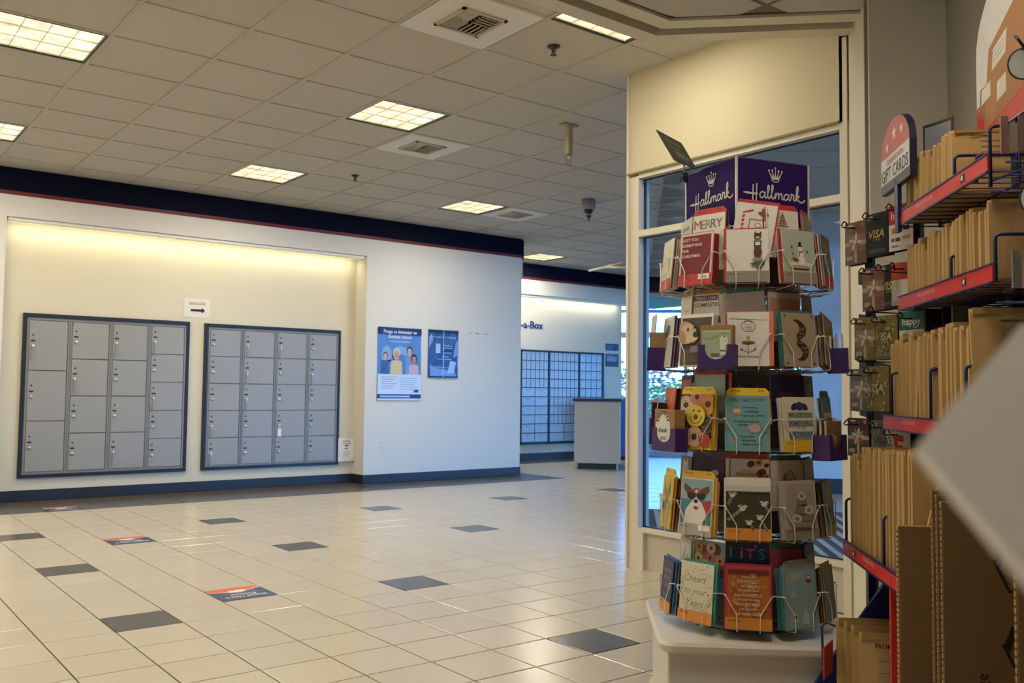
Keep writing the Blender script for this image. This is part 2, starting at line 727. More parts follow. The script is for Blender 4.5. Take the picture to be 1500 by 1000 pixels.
# soffit over the shop corner, stepped crown edge
b = MB()
E = 3.362
cor = (3.505, E)


def offs(k):
    # outline of the soffit shrunk by k: straight edge along x then a 45 degree edge down to the glass wall
    q = k * math.tan(math.radians(22.5))
    return [(0.4, E - k), (cor[0] - q, E - k), (4.228 - k * 0, cor[1] + cor[0] - 4.228 - k * R2)]


def band(k0, k1, z, zt, m):
    o, i = offs(k0), offs(k1)
    for a in range(2):
        b.prism([i[a], i[a + 1], o[a + 1], o[a]], z, zt, m)


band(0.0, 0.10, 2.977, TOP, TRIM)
band(0.10, 0.165, 3.03, TOP, pm('#6f6653', 0.7))  # groove coloured dark to put in the shade of the gap
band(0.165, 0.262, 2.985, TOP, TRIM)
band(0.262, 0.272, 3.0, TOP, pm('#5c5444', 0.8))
b.prism([(0.4, -2.5), (4.228, -2.5), offs(0.27)[2], offs(0.27)[1], (0.4, E - 0.27)], 3.005, 3.03, pm('#77705f', 0.9))
soffit = struct(b.build('trim_4'))
TILE_S = TILE_C
sm = MB().box(-0.292, -0.292, 0, 0.292, 0.292, 0.006, TILE_S).mesh('soffit_tile')
for i in range(0, 6):
    for j in range(-4, 5):
        x, y = 3.639 - 0.61 * i + 0.305, 2.70 - 0.61 * j + 0.305
        lim = min(E - 0.272, cor[0] + cor[1] - 0.272 * R2 - x)
        if y - 0.29 > lim - 0.02 or x - 0.29 > 4.2:
            continue
        if y + 0.292 < min(E - 0.272, cor[0] + cor[1] - 0.272 * R2 - x - 0.292) and x < 3.92:
            link('soffit_tile', sm, soffit, T((x, y, 2.999)))
        else:
            # cut tile: clip to the crown
            xs0, xs1, y0 = x - 0.292, min(x + 0.292, 4.21), y - 0.292
            f_ = lambda xx: min(E - 0.275, cor[0] + cor[1] - 0.275 * R2 - xx, y + 0.292)
            pts = [(xs0, y0)]
            xe = xs1
            while xe > xs0 and f_(xe) < y0:
                xe -= 0.01
            pts.append((xe, y0))
            for q in range(9):
                xx = xe + (xs0 - xe) * q / 8
                if f_(xx) > y0 + 0.002:
                    pts.append((xx, f_(xx)))
            if len(pts) > 3:
                MB().prism(pts, 2.999, 3.005, TILE_S).build('soffit_tile', soffit)

# ------------------------------------------------------------------ interior glass wall at x = 4.23 (window_1)
GX = 4.23
b = MB()
b.box(GX, 4.135, 0, GX + 0.10, 4.235, 2.51, TRIM)                 # corner post
b.box(GX - 0.012, 4.215, 0, GX, 4.235, CEIL, TRIM)
b.box(GX, 2.63, 0, GX + 0.10, 2.686, CEIL, TRIM)                  # right post
b.box(GX - 0.012, 2.635, 0, GX, 2.660, CEIL - 0.22, TRIM)
b.box(GX, 2.686, 2.495, GX + 0.10, 4.135, 2.53, TRIM)             # head
b.box(GX, 2.686, 2.115, GX + 0.10, 4.135, 2.155, TRIM)            # transom
b.box(GX, 2.686, 0.235, GX + 0.10, 4.135, 0.262, TRIM)            # sill
b.box(GX + 0.03, 2.686, 0, GX + 0.08, 4.135, 0.235, pm('#c2bba8', 0.6, var=0.03))
b.box(GX + 0.0, 4.09, 0, GX + 0.03, 4.135, 0.235, TRIM)
fr = struct(b.build('window_1'))
PANE = glassm('clear_window_glass', (0.93, 0.97, 1.0), 0.10)
for z0, z1 in ((0.262, 2.115), (2.155, 2.495)):
    MB().box(GX + 0.055, 2.686, z0, GX + 0.061, 4.135, z1, PANE).build('pane', fr)
    q = MB()
    for y0, y1 in ((2.686, 2.692), (4.129, 4.135)):
        q.box(GX + 0.048, y0, z0, GX + 0.068, y1, z1, BLACK)
    q.box(GX + 0.048, 2.686, z0, GX + 0.068, 4.135, z0 + 0.006, BLACK)
    q.box(GX + 0.048, 2.686, z1 - 0.006, GX + 0.068, 4.135, z1, BLACK)
    q.build('gasket', fr)
b = MB()
b.box(GX, 2.63, 2.53, GX + 0.10, 4.235, TOP, pm('#d0c6a6', 0.75, var=0.02, scale=3, bump=0.08, bscale=120, spec=0.2))
b.box(GX - 0.014, 2.686, 2.525, GX, 4.235, 2.537, pm('#8a7c58', 0.7))  # dark strip stands in for the shadow line over the head
struct(b.build('wall_window_header'))
# wall of the entrance lobby on the shop side
b = MB()
b.box(1.15, 4.85, 0, 1.35, 4.95, TOP, WALL, MR)
b.box(3.36, 4.85, 0, 3.46, 5.0, TOP, WALL, MR)
b.box(2.0, 10.8, 0, 3.36, 10.95, TOP, pm('#cfd3d6', 0.7, var=0.02), MR)
b.box(2.0, 10.785, 0, 3.36, 10.8, 0.17, BASEB, MR)
struct(b.build('wall_entrance'))
# glazed partition running away from the corner post, with its door
b = MB()
for s0, s1 in ((6.05, 6.11), (7.02, 7.08), (8.2, 8.26), (10.4, 10.46)):
    b.box(0.045, s0, 0, 0.085, s1, 2.5, TRIM, MR)
b.box(0.045, 6.05, 2.44, 0.085, 10.46, 2.5, TRIM, MR)
b.box(0.045, 6.05, 2.08, 0.085, 10.46, 2.12, TRIM, MR)
b.box(0.045, 8.2, 0, 0.085, 10.46, 0.1, TRIM, MR)
dr = struct(b.build('door_1'))
MB().box(0.062, 6.11, 0.02, 0.068, 10.4, 2.44, PANE, MR).build('pane', dr)
b = MB()
b.box(0.0, 6.6, 1.96, 0.045, 6.95, 2.02, STEEL, MR)
b.tube([(0.02, 6.75, 2.03), (-0.16, 6.95, 2.06), (-0.30, 7.15, 2.06)], 0.010, pm('#b8b4ac', 0.35, metal=0.4), M=MR)
b.tube([(-0.30, 7.15, 2.06), (-0.04, 6.88, 2.085)], 0.010, pm('#b8b4ac', 0.35, metal=0.4), M=MR)
b.build('door_closer', dr)
for z in (2.33, 1.06):
    MB().box(0.01, 6.06, z, 0.046, 6.10, z + 0.05, BLACK, MR).build('hinge', dr)
# striped entrance mat: one tread per rib
MATA, MATB = pm('#4b4a49', 0.95, var=0.2, scale=120), pm('#a9a59c', 0.9, var=0.15, scale=120)
b = MB()
b.box(0.10, 5.99, 0.0, 2.4, 8.95, 0.006, MATA, MR)
mat_o = tag(b.build('entrance_mat'), 'grey ribbed entrance mat on the floor behind the glass wall', 'mat')
for i in range(21):
    c = 0.14 + 0.108 * i
    MB().box(c, max(6.01, 4.42 * R2 - c), 0.006, c + 0.045, 8.93, 0.011, MATB, MR).build('rib', mat_o)

# ------------------------------------------------------------------ outside windows on the cut-off corner and daylight glazing added beside it (window_2, added_window_3)
FRM = pm('#b9bfc6', 0.5, var=0.02)


def storefront(nm, M, w0, w1, k):
    b = MB()
    b.box(w0, 0, 2.93, w1, 0.1, TOP, NAVY, M)
    b.box(w0, -0.01, 2.90, w1, 0.1, 2.93, REDS, M)
    for i in range(k + 1):
        x = w0 + (w1 - w0) * i / k
        b.box(x - 0.03, 0, 0, x + 0.03, 0.1, 2.9, FRM, M)
    for z0, z1 in ((0, 0.10), (0.95, 1.0), (2.10, 2.20), (2.55, 2.60), (2.84, 2.9)):
        b.box(w0, 0, z0, w1, 0.1, z1, FRM, M)
    o = struct(b.build(nm))
    for i in range(k):
        x0 = w0 + (w1 - w0) * i / k
        MB().box(x0 + 0.03, 0.045, 0.1, x0 + (w1 - w0) / k - 0.03, 0.052, 2.84, PANE, M).build('pane', o)
    return o


storefront('added_window_4', MR @ T((3.36, 0, 0)) @ ROT(math.pi / 2, 4, 'Z') @ Matrix.Scale(-1, 4, (0, 1, 0)), 5.0, 10.9, 5)  # unseen glazing added so more sky light fills the entrance lobby
storefront('added_window_5', MR @ T((0, 4.85, 0)), 1.35, 3.36, 2)  # unseen glazing added to light the reveal of the glass wall
storefront('window_2', MR @ T((0, 16.5, 0)), -0.15, 2.2, 2)
storefront('added_window_3', MR @ T((2.2, 0, 0)) @ ROT(math.pi / 2, 4, 'Z') @ Matrix.Scale(-1, 4, (0, 1, 0)), 10.95, 16.5, 5)  # side wall glazed as an addition, so daylight reaches the locker wall
b = MB()
b.box(-40, 16.6, -0.3, 40, 80, -0.15, pm('#8d8f90', 0.9, var=0.1, scale=2), MR)
b.box(2.4, -40, -0.3, 60, 16.6, -0.15, pm('#8d8f90', 0.9, var=0.1, scale=2), MR)
b.box(-40, 24.0, -0.15, 40, 34, -0.10, pm('#6f8048', 0.95, var=0.3, scale=3), MR)
struct(b.build('ground'))

# ------------------------------------------------------------------ ceiling lights (troffers with a 4 x 3 louvre)
DIFF = emit('lit_diffuser', (1.0, 0.86, 0.56), PANEL_EMIT, 0.30, 7.0)
LOUV = pm('#efe6c4', 0.4, metal=0.1, var=0.03)
lid = {}


def make_light(x, y, label, group):
    o = empty('ceiling_light', (x, y, CEIL))
    if not lid:
        b = MB()
        h = 0.30
        for x0, y0, x1, y1 in ((-h, -h, h, -h + 0.018), (-h, h - 0.018, h, h), (-h, -h + 0.018, -h + 0.018, h - 0.018), (h - 0.018, -h + 0.018, h, h - 0.018)):
            b.box(x0, y0, -0.004, x1, y1, 0.10, BLACK)
        lid['frame'] = b.mesh('frame')
        b = MB()
        b.box(-0.283, -0.283, 0.013, 0.283, 0.283, 0.03, DIFF)
        lid['diffuser'] = b.mesh('diffuser')
        lid['blade_x'] = MB().box(-0.282, -0.002, 0.004, 0.282, 0.002, 0.0128, LOUV).mesh('louvre_blade')
        lid['blade_y'] = MB().box(-0.002, -0.282, 0.004, 0.002, 0.282, 0.0128, LOUV).mesh('louvre_blade')
        lid['edge'] = MB().box(-0.282, -0.003, 0.004, 0.282, 0.003, 0.0128, LOUV).mesh('reflector_edge')
    link('frame', lid['frame'], o)
    link('diffuser', lid['diffuser'], o)
    for i in (-1, 1):
        link('reflector_edge', lid['edge'], o, T((0, 0.279 * i, 0)))
    for i in (-1, 0, 1):
        link('louvre_blade', lid['blade_y'], o, T((0.1413 * i, 0, 0)))
    for i in (-1, 1):
        link('louvre_blade', lid['blade_x'], o, T((0, 0.094 * i, 0)))
    L = bpy.data.lights.new('troffer_lamp', 'AREA')
    L.shape = 'SQUARE'
    L.size = 0.55
    L.energy = PANEL_WATT * (0.45 if abs(x - 3.51) < 0.1 and y < 4 else 1)
    L.color = WARM
    lo = link('lamp', L, o, T((0, 0, -0.012)))
    tag(o, label, 'light', group)
    return o


LL = {(3, -3): 'square ceiling light half hidden by the lowered shop soffit', (3, 1): 'square louvred ceiling light beside the second square vent',
      (3, 5): 'square louvred ceiling light nearest the navy band above the lockers', (7, 5): 'small far ceiling light next to the farthest vent',
      (-1, 1): 'big louvred ceiling light cut by the upper left frame edge', (-1, 5): 'ceiling light cut by the left frame edge just above the navy band',
      (12, 9): 'farthest ceiling light over the rental box lobby',
      (-1, -3): 'added ceiling light outside the frame, above and left of the camera', (-5, 1): 'added ceiling light far outside the frame on the left, middle row',
      (-5, -3): 'added ceiling light far outside the frame on the left, near row', (-5, 5): 'added ceiling light far outside the frame, left of the lockers', (7, 9): 'added ceiling light hidden behind the end of the locker wall'}  # unseen fixtures continue the grid, added for more light in the room
for cx, cy in light_cells:
    make_light(CX + CP * (cx + 0.5), CY + CP * (cy + 0.5), LL[(cx, cy)], 'louvred ceiling lights')

for x, y, lab in ((1.55, 1.05, 'added unseen ceiling light in the lowered soffit right above the camera'), (2.3, -0.6, 'added unseen ceiling light in the lowered soffit behind the camera')):  # unseen lamps added to brighten the cards and rack
    o = make_light(x, y, lab, 'louvred ceiling lights')
    o.location.z = 2.999
    o.children[-1].data = o.children[-1].data.copy() if False else o.children[-1].data
    for ch in o.children:
        if ch.type == 'LIGHT':
            ch.data.energy = SOFFIT_FILL_WATT

# cove lights in the two wall niches
COVE = emit('lit_cove_lens', (0.95, 0.93, 0.62), 1.3)
b = MB()
b.box(NX0 + 0.02, YW + 0.03, NZ - 0.03, NX1 - 0.02, YW + 0.13, NZ - 0.001, WHITE)
cv = tag(b.build('cove_light'), 'long slim strip light under the head of the locker niche', 'light')
MB().box(NX0 + 0.03, YW + 0.13, NZ - 0.026, NX1 - 0.03, YW + 0.17, NZ - 0.006, COVE).build('lens', cv)
for k in range(48):
    x = NX0 + 0.06 + k * 0.079
    MB().box(x, YW + 0.17, NZ - 0.03, x + 0.03, YW + 0.176, NZ - 0.001, WHITE).build('baffle', cv)
L = bpy.data.lights.new('cove_lamp', 'AREA')
L.shape = 'RECTANGLE'
L.size, L.size_y, L.energy, L.color = 3.7, 0.05, COVE_WATT, (1.0, 0.93, 0.66)
link('lamp', L, cv, T(((NX0 + NX1) / 2, YW + 0.15, NZ - 0.04)) @ ROT(math.radians(28), 4, 'X'))
b = MB()
b.box(7.95, YB - 0.21, 2.655, 11.5, YB - 0.12, 2.689, WHITE)
cv2 = tag(b.build('cove_light'), 'slim strip light washing the wall over the rental mailboxes', 'light')
MB().box(7.96, YB - 0.12, 2.665, 11.49, YB - 0.09, 2.685, COVE).build('lens', cv2)
L2 = L.copy()
L2.size = 3.4
link('lamp', L2, cv2, T((9.75, YB - 0.10, 2.65)) @ ROT(math.radians(28), 4, 'X'))

# ------------------------------------------------------------------ ceiling vents
for k, (cx, cy) in enumerate(vent_cells):
    o = empty('ceiling_vent', (CX + CP * (cx + 0.5), CY + CP * (cy + 0.5), CEIL))
    VW = pm('#dddad3', 0.5, var=0.04, rand=0.03)
    b = MB()
    h, q = 0.297, 0.15
    for x0, y0, x1, y1 in ((-h, -h, h, -q), (-h, q, h, h), (-h, -q, -q, q), (q, -q, h, q)):
        b.box(x0, y0, -0.006, x1, y1, 0.004, VW)
    b.build('face_plate', o)
    b = MB()
    VF = pm('#b9b1a2', 0.5, var=0.04)
    for x0, y0, x1, y1 in ((-q, -q, q, -q + 0.02), (-q, q - 0.02, q, q), (-q, -q, -q + 0.02, q), (q - 0.02, -q, q, q)):
        b.box(x0, y0, -0.016, x1, y1, -0.002, VF)
    b.build('grille_frame', o)
    MB().box(-q, -q, 0.05, q, q, 0.06, BLACK).build('dark_duct', o)
    for u in (-1, 1):
        for v in (-1, 1):
            for n_ in range(4):
                a = 0.02 + n_ * 0.031
                Mq = T((u * 0.066, v * 0.066, 0)) @ ROT(math.pi / 2 if u * v > 0 else 0, 4, 'Z')
                MB().box(-0.06, -0.0025, 0, 0.06, 0.0025, 0.024, VF, Mq @ T((0, -0.06 + a, -0.012)) @ ROT(math.radians(40 * v), 4, 'X')).build('grille_blade', o)
    tag(o, ('largest square ceiling vent at the top centre beside the soffit', 'square ceiling vent touching the corner of a lit ceiling light',
            'farthest square ceiling vent beside the small far light')[k], 'vent', 'square ceiling vents')

# sprinklers, dome camera, hanging sensor
CHROME = pm('#45413c', 0.3, metal=0.8, var=0.1)
for x, y, lab in ((3.505, 4.14, 'chrome fire sprinkler in the ceiling tile left of the soffit'), (4.18, 7.90, 'small fire sprinkler in the ceiling above the locker wall'),
                  (7.27, 7.92, 'far fire sprinkler just behind the dome camera')):
    b = MB()
    b.lathe([(0.038, 0.0), (0.036, -0.008), (0.018, -0.012), (0.012, -0.03), (0.012, -0.04)], CHROME, 16)
    o = tag(b.build('fire_sprinkler', None, T((x, y, CEIL - 0.001))), lab, 'sprinkler', 'ceiling sprinklers')
    b = MB()
    b.lathe([(0.020, -0.052), (0.022, -0.055), (0.004, -0.058)], CHROME, 12)
    b.tube([(0.01, 0, -0.035), (0.013, 0, -0.045), (0.004, 0, -0.055)], 0.002, CHROME, 5)
    b.tube([(-0.01, 0, -0.035), (-0.013, 0, -0.045), (-0.004, 0, -0.055)], 0.002, CHROME, 5)
    b.build('deflector', o)
b = MB()
b.lathe([(0.075, 0), (0.075, -0.085), (0.066, -0.105), (0.058, -0.108)], pm('#8f8b84', 0.5, var=0.04), 24)
o = tag(b.build('dome_camera', None, T((6.66, 7.26, CEIL - 0.001))), 'grey dome security camera hanging from the ceiling tile', 'camera')
b = MB()
b.lathe([(0.05, -0.106), (0.049, -0.125), (0.038, -0.145), (0.018, -0.156), (0.002, -0.158)], pm('#101114', 0.12), 20)
b.build('dome', o)
b = MB()
BEI = pm('#a8996f', 0.55, var=0.05)
b.box(-0.022, -0.022, -0.235, 0.022, 0.022, -0.008, BEI)
o = tag(b.build('ceiling_pole_mount', None, T((4.65, 5.30, CEIL))), 'short beige square pole hanging from the ceiling near the glass corner', 'mount')
MB().box(-0.075, -0.03, -0.008, 0.075, 0.03, -0.001, BEI).build('mounting_plate', o)
b = MB()
CLR = glassm('clear_plastic', (0.93, 0.93, 0.92), 0.2, 0.05)
for u in (-1, 1):
    b.box(u * 0.02 - 0.002, -0.02, -0.32, u * 0.02 + 0.002, 0.02, -0.235, CLR)
b.box(-0.012, -0.004, -0.27, 0.012, 0.004, -0.25, WHITE)
b.build('clear_holder', o)

# ------------------------------------------------------------------ parcel lockers
KEYM = pm('#9a948c', 0.5, metal=0.4, var=0.1)


def lockers(name, label, x0, x1, z0, z1, cols, rows, tags):
    o = empty(name, (x0, YN, z0))
    W_, H_ = x1 - x0, z1 - z0
    b = MB()
    t = 0.034
    for a, c, d, e in ((0, 0, W_, t), (0, H_ - t, W_, H_), (0, t, t, H_ - t), (W_ - t, t, W_, H_ - t)):
        b.box(a, -0.03, c, d, 0, e, DARKF)
    b.build('dark_frame', o)
    MB().box(t, -0.012, t, W_ - t, -0.001, H_ - t, LOCKF).build('body', o)
    for k, (ca, cb_) in enumerate(cols):
        ca, cb_ = ca - x0, cb_ - x0
        b = MB()                                              # raised rim of the column
        zt, zb = rows[k][0] - z0, rows[k][-1] - z0
        w_ = 0.014
        b.box(ca - 0.004, -0.028, zb - 0.022, ca + w_, -0.012, zt + 0.018, LOCKF)
        b.box(cb_ - w_, -0.028, zb - 0.022, cb_ + 0.004, -0.012, zt + 0.018, LOCKF)
        b.box(ca + w_, -0.028, zt, cb_ - w_, -0.012, zt + 0.018, LOCKF)
        b.box(ca + w_, -0.028, zb - 0.022, cb_ - w_, -0.012, zb, LOCKF)
        b.build('column_rim', o)
        for r in range(len(rows[k]) - 1):
            za, zc = rows[k][r] - z0, rows[k][r + 1] - z0
            h = za - zc
            b = MB()
            xa, xb = ca + w_ + 0.003, cb_ - w_ - 0.003
            b.bbox(xa + 0.001, -0.026, zc + 0.0045, xb - 0.001, -0.012, za - 0.0045, LOCK, 0.002)
            d = b.build('door', o)
            px = xa + 0.034
            f0 = 0.30 if h > 0.45 else (0.25 if h > 0.33 else 0.21)
            zt_ = za - h * f0
            gap = 0.056
            MB().prism([(px + 0.009 * math.cos(q), zt_ + 0.009 * math.sin(q)) for q in [i * math.pi / 5 for i in range(10)]], 0.0255, 0.0285, BLACK,
                       Matrix(((1, 0, 0, 0), (0, 0, -1, 0), (0, 1, 0, 0), (0, 0, 0, 1)))).build('keyhole', d)
            MB().box(px - 0.020, -0.028, zt_ - gap - 0.008, px + 0.020, -0.0255, zt_ - gap + 0.008, BLACK).build('number_plate', d)
            b = MB()
            zl = zt_ - gap * 1.95
            b.lathe([(0.017, 0), (0.017, 0.010), (0.012, 0.016), (0.003, 0.017)], STEEL, 14, T((px, -0.026, zl)) @ ROT(math.pi / 2, 4, 'X'))
            b.build('lock', d)
            if (k, r) in tags:
                b = MB()
                wt = tags[(k, r)] == 'w'
                mt = WHITE if wt else KEYM
                b.box(px - 0.004, -0.046, zl - 0.03, px + 0.004, -0.041, zl - 0.005, STEEL)
                if wt:
                    b.box(px - 0.02, -0.046, zl - 0.125, px + 0.022, -0.040, zl - 0.035, mt)
                else:
                    b.prism([(px - 0.013, zl - 0.13), (px + 0.010, zl - 0.135), (px + 0.013, zl - 0.05), (px + 0.006, zl - 0.03), (px - 0.006, zl - 0.03), (px - 0.012, zl - 0.05)],
                            0.040, 0.045, mt, Matrix(((1, 0, 0, 0), (0, 0, -1, 0), (0, 1, 0, 0), (0, 0, 0, 1))))
                b.build('white_key_tag' if wt else 'key', d)
    tag(o, label, 'lockers')
    return o


def even(a, b_, n):
    return [a + (b_ - a) * i / n for i in range(n + 1)]


lockers('parcel_locker_bank', 'grey parcel lockers with three to five doors per column, left of the arrow sign', 1.70, 3.317, 0.222, 1.830,
        [(1.742, 2.122), (2.132, 2.510), (2.520, 2.895), (2.905, 3.276)],
        [even(1.765, 0.278, 3), even(1.763, 0.278, 4), even(1.764, 0.278, 4), even(1.764, 0.280, 5)],
        {(0, 0): 1, (1, 1): 1, (2, 0): 1, (2, 3): 1, (3, 0): 1, (3, 2): 1})
lockers('parcel_locker_bank', 'grey parcel lockers with five even doors per column, right of the arrow sign', 3.480, 5.124, 0.222, 1.823,
        [(3.530, 3.905), (3.918, 4.300), (4.312, 4.698), (4.710, 5.088)],
        [even(1.762, 0.272, 5)] * 4,
        {(0, 3): 1, (0, 4): 1, (1, 0): 1, (1, 1): 1, (1, 2): 1, (2, 0): 1, (2, 3): 'w', (3, 1): 1})


# ------------------------------------------------------------------ paper on the left wall
def wallM(x, y, z):
    return facing((x, y, z), (0, -1, 0))


def sheet(w_, h, m, bow=0.004, nx=6, nz=5, seed=1):
    """slightly buckled sheet in the local xy plane (x centred, y from 0)"""
    r = random.Random(seed)
    b = MB()
    vs_ = []
    for j in range(nz + 1):
        for i in range(nx + 1):
            vs_.append((w_ * (i / nx - 0.5), h * j / nz, 0.0015 + bow * r.random() * (0.3 if j in (0, nz) else 1)))
    fs_ = [(j * (nx + 1) + i, j * (nx + 1) + i + 1, (j + 1) * (nx + 1) + i + 1, (j + 1) * (nx + 1) + i) for j in range(nz) for i in range(nx)]
    k = len(vs_)
    vs2 = vs_ + [(a, c, 0.0) for a, c, _ in vs_]
    fs2 = fs_ + [tuple(q + k for q in reversed(f)) for f in fs_]
    b.add(vs2, fs2, m)
    for f in (range(nx),):
        pass
    return b


PAPER = pm('#e4ddcb', 0.7, var=0.03)
INK = pm('#15141a', 0.6)
o = tag(sheet(0.285, 0.205, PAPER, 0.003, 4, 3, 2).build('arrow_sign', None, wallM(3.397, YN - 0.001, 1.882)), 'white paper sign with a black arrow between the two locker banks', 'sign')
b = MB()
b.text('ADDITIONAL LOCKERS AT', 0, 0.160, 0.011, INK, 0.006, maxw=0.20)
b.text('END OF WALL AND HERE', 0, 0.143, 0.011, INK, 0.006, maxw=0.18)
b.flat([(-0.07, 0.065), (0.05, 0.065), (0.05, 0.045), (0.085, 0.077), (0.05, 0.109), (0.05, 0.089), (-0.07, 0.089)], INK, 0.006)
b.build('printed_arrow', o)
o = tag(sheet(0.215, 0.275, PAPER, 0.006, 4, 4, 5).build('paper_notice', None, wallM(5.222, YN - 0.034, 0.258)), 'crumpled white paper notice taped low beside the right lockers', 'notice')
b = MB()
z = 0.0085
b.text('PARCEL', 0.0, 0.243, 0.020, INK, z)
b.text('LOCKERS', 0.0, 0.213, 0.020, INK, z)
b.flat([(-0.022, 0.179), (0.006, 0.179), (0.006, 0.172), (0.024, 0.185), (0.006, 0.198), (0.006, 0.191), (-0.022, 0.191)], INK, z)
b.text('Map', 0.0, 0.153, 0.020, INK, z)
GREYI = pm('#55504c', 0.7)
for k in range(4):
    b.text(('see the numbered', 'lockers this way', 'and in the lobby', 'at the end')[k], 0.0, 0.115 - k * 0.017, 0.010, GREYI, z)
b.ribbon([(-0.105, 0.11), (-0.05, 0.055), (0.0, 0.0)], 0.002, GREYI, z)
b.build('printed_text', o)

# posters
PB = pm('#5582bd', 0.35, var=0.25, scale=9)
o = tag(sheet(0.615, 0.885, PB, 0.010, 6, 8, 8).build('poster', None, wallM(5.803, YW - 0.001, 0.994)), 'large blue poster of smiling people with a Spanish headline and white foot', 'poster')
b = MB()
z = 0.013
A_ = lambda x: x - 0.3075
b.flat([(-0.3075, 0.80), (0.3075, 0.80), (0.3075, 0.885), (-0.3075, 0.885)], pm('#0d1c4c', 0.35, var=0.1), z)
b.flat([(-0.3075, 0.0), (0.3075, 0.0), (0.3075, 0.315), (-0.3075, 0.315)], pm('#c9d6e6', 0.35, var=0.06, scale=8), z)
b.flat([(-0.3075, 0.02), (0.3075, 0.02), (0.3075, 0.072), (-0.3075, 0.072)], pm('#10255e', 0.35), z + 0.0006)
b.flat([(-0.27, 0.035), (0.15, 0.035), (0.15, 0.055), (-0.27, 0.055)], pm('#a9c4e8', 0.35), z + 0.001)
PW = pm('#eef2f6', 0.4)
b.text('Ponga su bienestar en', 0.0, 0.835, 0.042, PW, z + 0.001, maxw=0.47, shear=0.15, bold=0.008)
b.text('buenas manos', 0.0, 0.775, 0.042, PW, z + 0.001, maxw=0.33, shear=0.15, bold=0.008)
b.text('Tu vida esta llena de posibilidades', 0.0, 0.715, 0.016, PW, z + 0.001, maxw=0.42)
HAZE = pm('#7fa6cf', 0.4, var=0.2, scale=12)
b.ell(-0.19, 0.55, 0.075, 0.11, HAZE, z + 0.0004)
b.ell(0.06, 0.60, 0.12, 0.05, HAZE, z + 0.0004, rot=-0.3)
b.flat([(-0.2, 0.0 + 0.32), (-0.1, 0.32), (-0.1, 0.50), (-0.2, 0.48)], pm('#5b86bf', 0.4), z + 0.0004)
SK1, SK2, SK3 = pm('#c99a80', 0.5, var=0.06), pm('#b98468', 0.5, var=0.06), pm('#d8ac98', 0.5, var=0.06)
HR1, HR2 = pm('#6a4a4e', 0.6, var=0.2), pm('#1b1e2b', 0.6, var=0.2)


def person_print(b, x, y, s, skin, hair, cloth, zz):
    b.flat([(x - 1.3 * s, 0.315), (x - 1.15 * s, y - 1.4 * s), (x - 0.5 * s, y - 1.1 * s), (x + 0.5 * s, y - 1.1 * s), (x + 1.15 * s, y - 1.4 * s), (x + 1.3 * s, 0.315)], cloth, zz)
    b.ell(x, y + 0.1 * s, 0.85 * s, 1.12 * s, hair, zz + 0.0002)
    b.flat([(x - 0.28 * s, y - 1.25 * s), (x + 0.28 * s, y - 1.25 * s), (x + 0.28 * s, y - 0.6 * s), (x - 0.28 * s, y - 0.6 * s)], skin, zz + 0.0003)
    b.ell(x, y - 0.1 * s, 0.62 * s, 0.86 * s, skin, zz + 0.0004)
    for u in (-1, 1):
        b.ell(x + u * 0.25 * s, y + 0.05 * s, 0.10 * s, 0.06 * s, HR2, zz + 0.0006)
    b.ribbon([(x - 0.25 * s, y - 0.42 * s), (x, y - 0.52 * s), (x + 0.25 * s, y - 0.42 * s)], 0.10 * s, pm('#a03f3a', 0.5), zz + 0.0006)


person_print(b, -0.205, 0.535, 0.042, SK3, HR1, pm('#3a5a92', 0.5), z + 0.0008)
person_print(b, 0.135, 0.60, 0.050, SK3, HR2, pm('#7297c4', 0.5), z + 0.0016)
person_print(b, 0.20, 0.50, 0.055, SK2, HR2, pm('#c9a9b2', 0.5), z + 0.0024)
person_print(b, -0.05, 0.56, 0.066, SK1, pm('#cdbcb8', 0.5), pm('#cdc08a', 0.5), z + 0.0032)
b.ell(-0.05, 0.535, 0.06, 0.02, pm('#7a5a66', 0.6), z + 0.0035)
for k in range(6):
    yy = 0.28 - k * 0.027
    b.ribbon([(-0.26, yy), (-0.04 - 0.03 * (k % 3), yy)], 0.006, pm('#7d93b3', 0.5), z + 0.0012)
    b.ribbon([(0.0, yy - 0.01), (0.25 - 0.04 * (k % 2), yy - 0.01)], 0.006, pm('#7d93b3', 0.5), z + 0.0012)
b.flat([(0.20, 0.095), (0.27, 0.095), (0.275, 0.13), (0.21, 0.13)], pm('#3c4f7c', 0.5), z + 0.0012)
b.build('printed_picture', o)

PB2 = pm('#2c5088', 0.30, var=0.35, scale=14)
o = tag(sheet(0.452, 0.605, PB2, 0.014, 6, 7, 11).build('poster', None, wallM(6.440, YW - 0.001, 1.278)), 'smaller crinkled blue poster in a clear sleeve, right of the people poster', 'poster')
b = MB()
z = 0.017
b.flat([(-0.226, 0.57), (0.226, 0.57), (0.226, 0.605), (-0.226, 0.605)], pm('#101b3c', 0.4), z)
PS_ = pm('#a9bfe0', 0.4, var=0.2, scale=20)
PL = pm('#6e96cf', 0.4, var=0.25, scale=14)
b.flat([(-0.226, 0.36), (-0.16, 0.47), (-0.18, 0.56), (-0.226, 0.50)], PL, z)
b.flat([(0.14, 0.25), (0.226, 0.30), (0.226, 0.50), (0.18, 0.45)], PL, z)
b.flat([(-0.2, 0.02), (0.2, 0.02), (0.17, 0.09), (-0.12, 0.12), (-0.2, 0.16)], PL, z)
b.flat([(0.06, 0.06), (0.16, 0.06), (0.19, 0.2), (0.10, 0.22)], pm('#9cc0f0', 0.4), z + 0.0003)
b.text('Reminder: R U a Good', -0.01, 0.515, 0.030, PS_, z + 0.0006, maxw=0.40)
b.flat([(-0.12, 0.31), (-0.05, 0.31), (-0.05, 0.43), (-0.12, 0.43)], PS_, z + 0.0006)
b.text('Neighbor', 0.06, 0.41, 0.026, PS_, z + 0.0006, maxw=0.2)
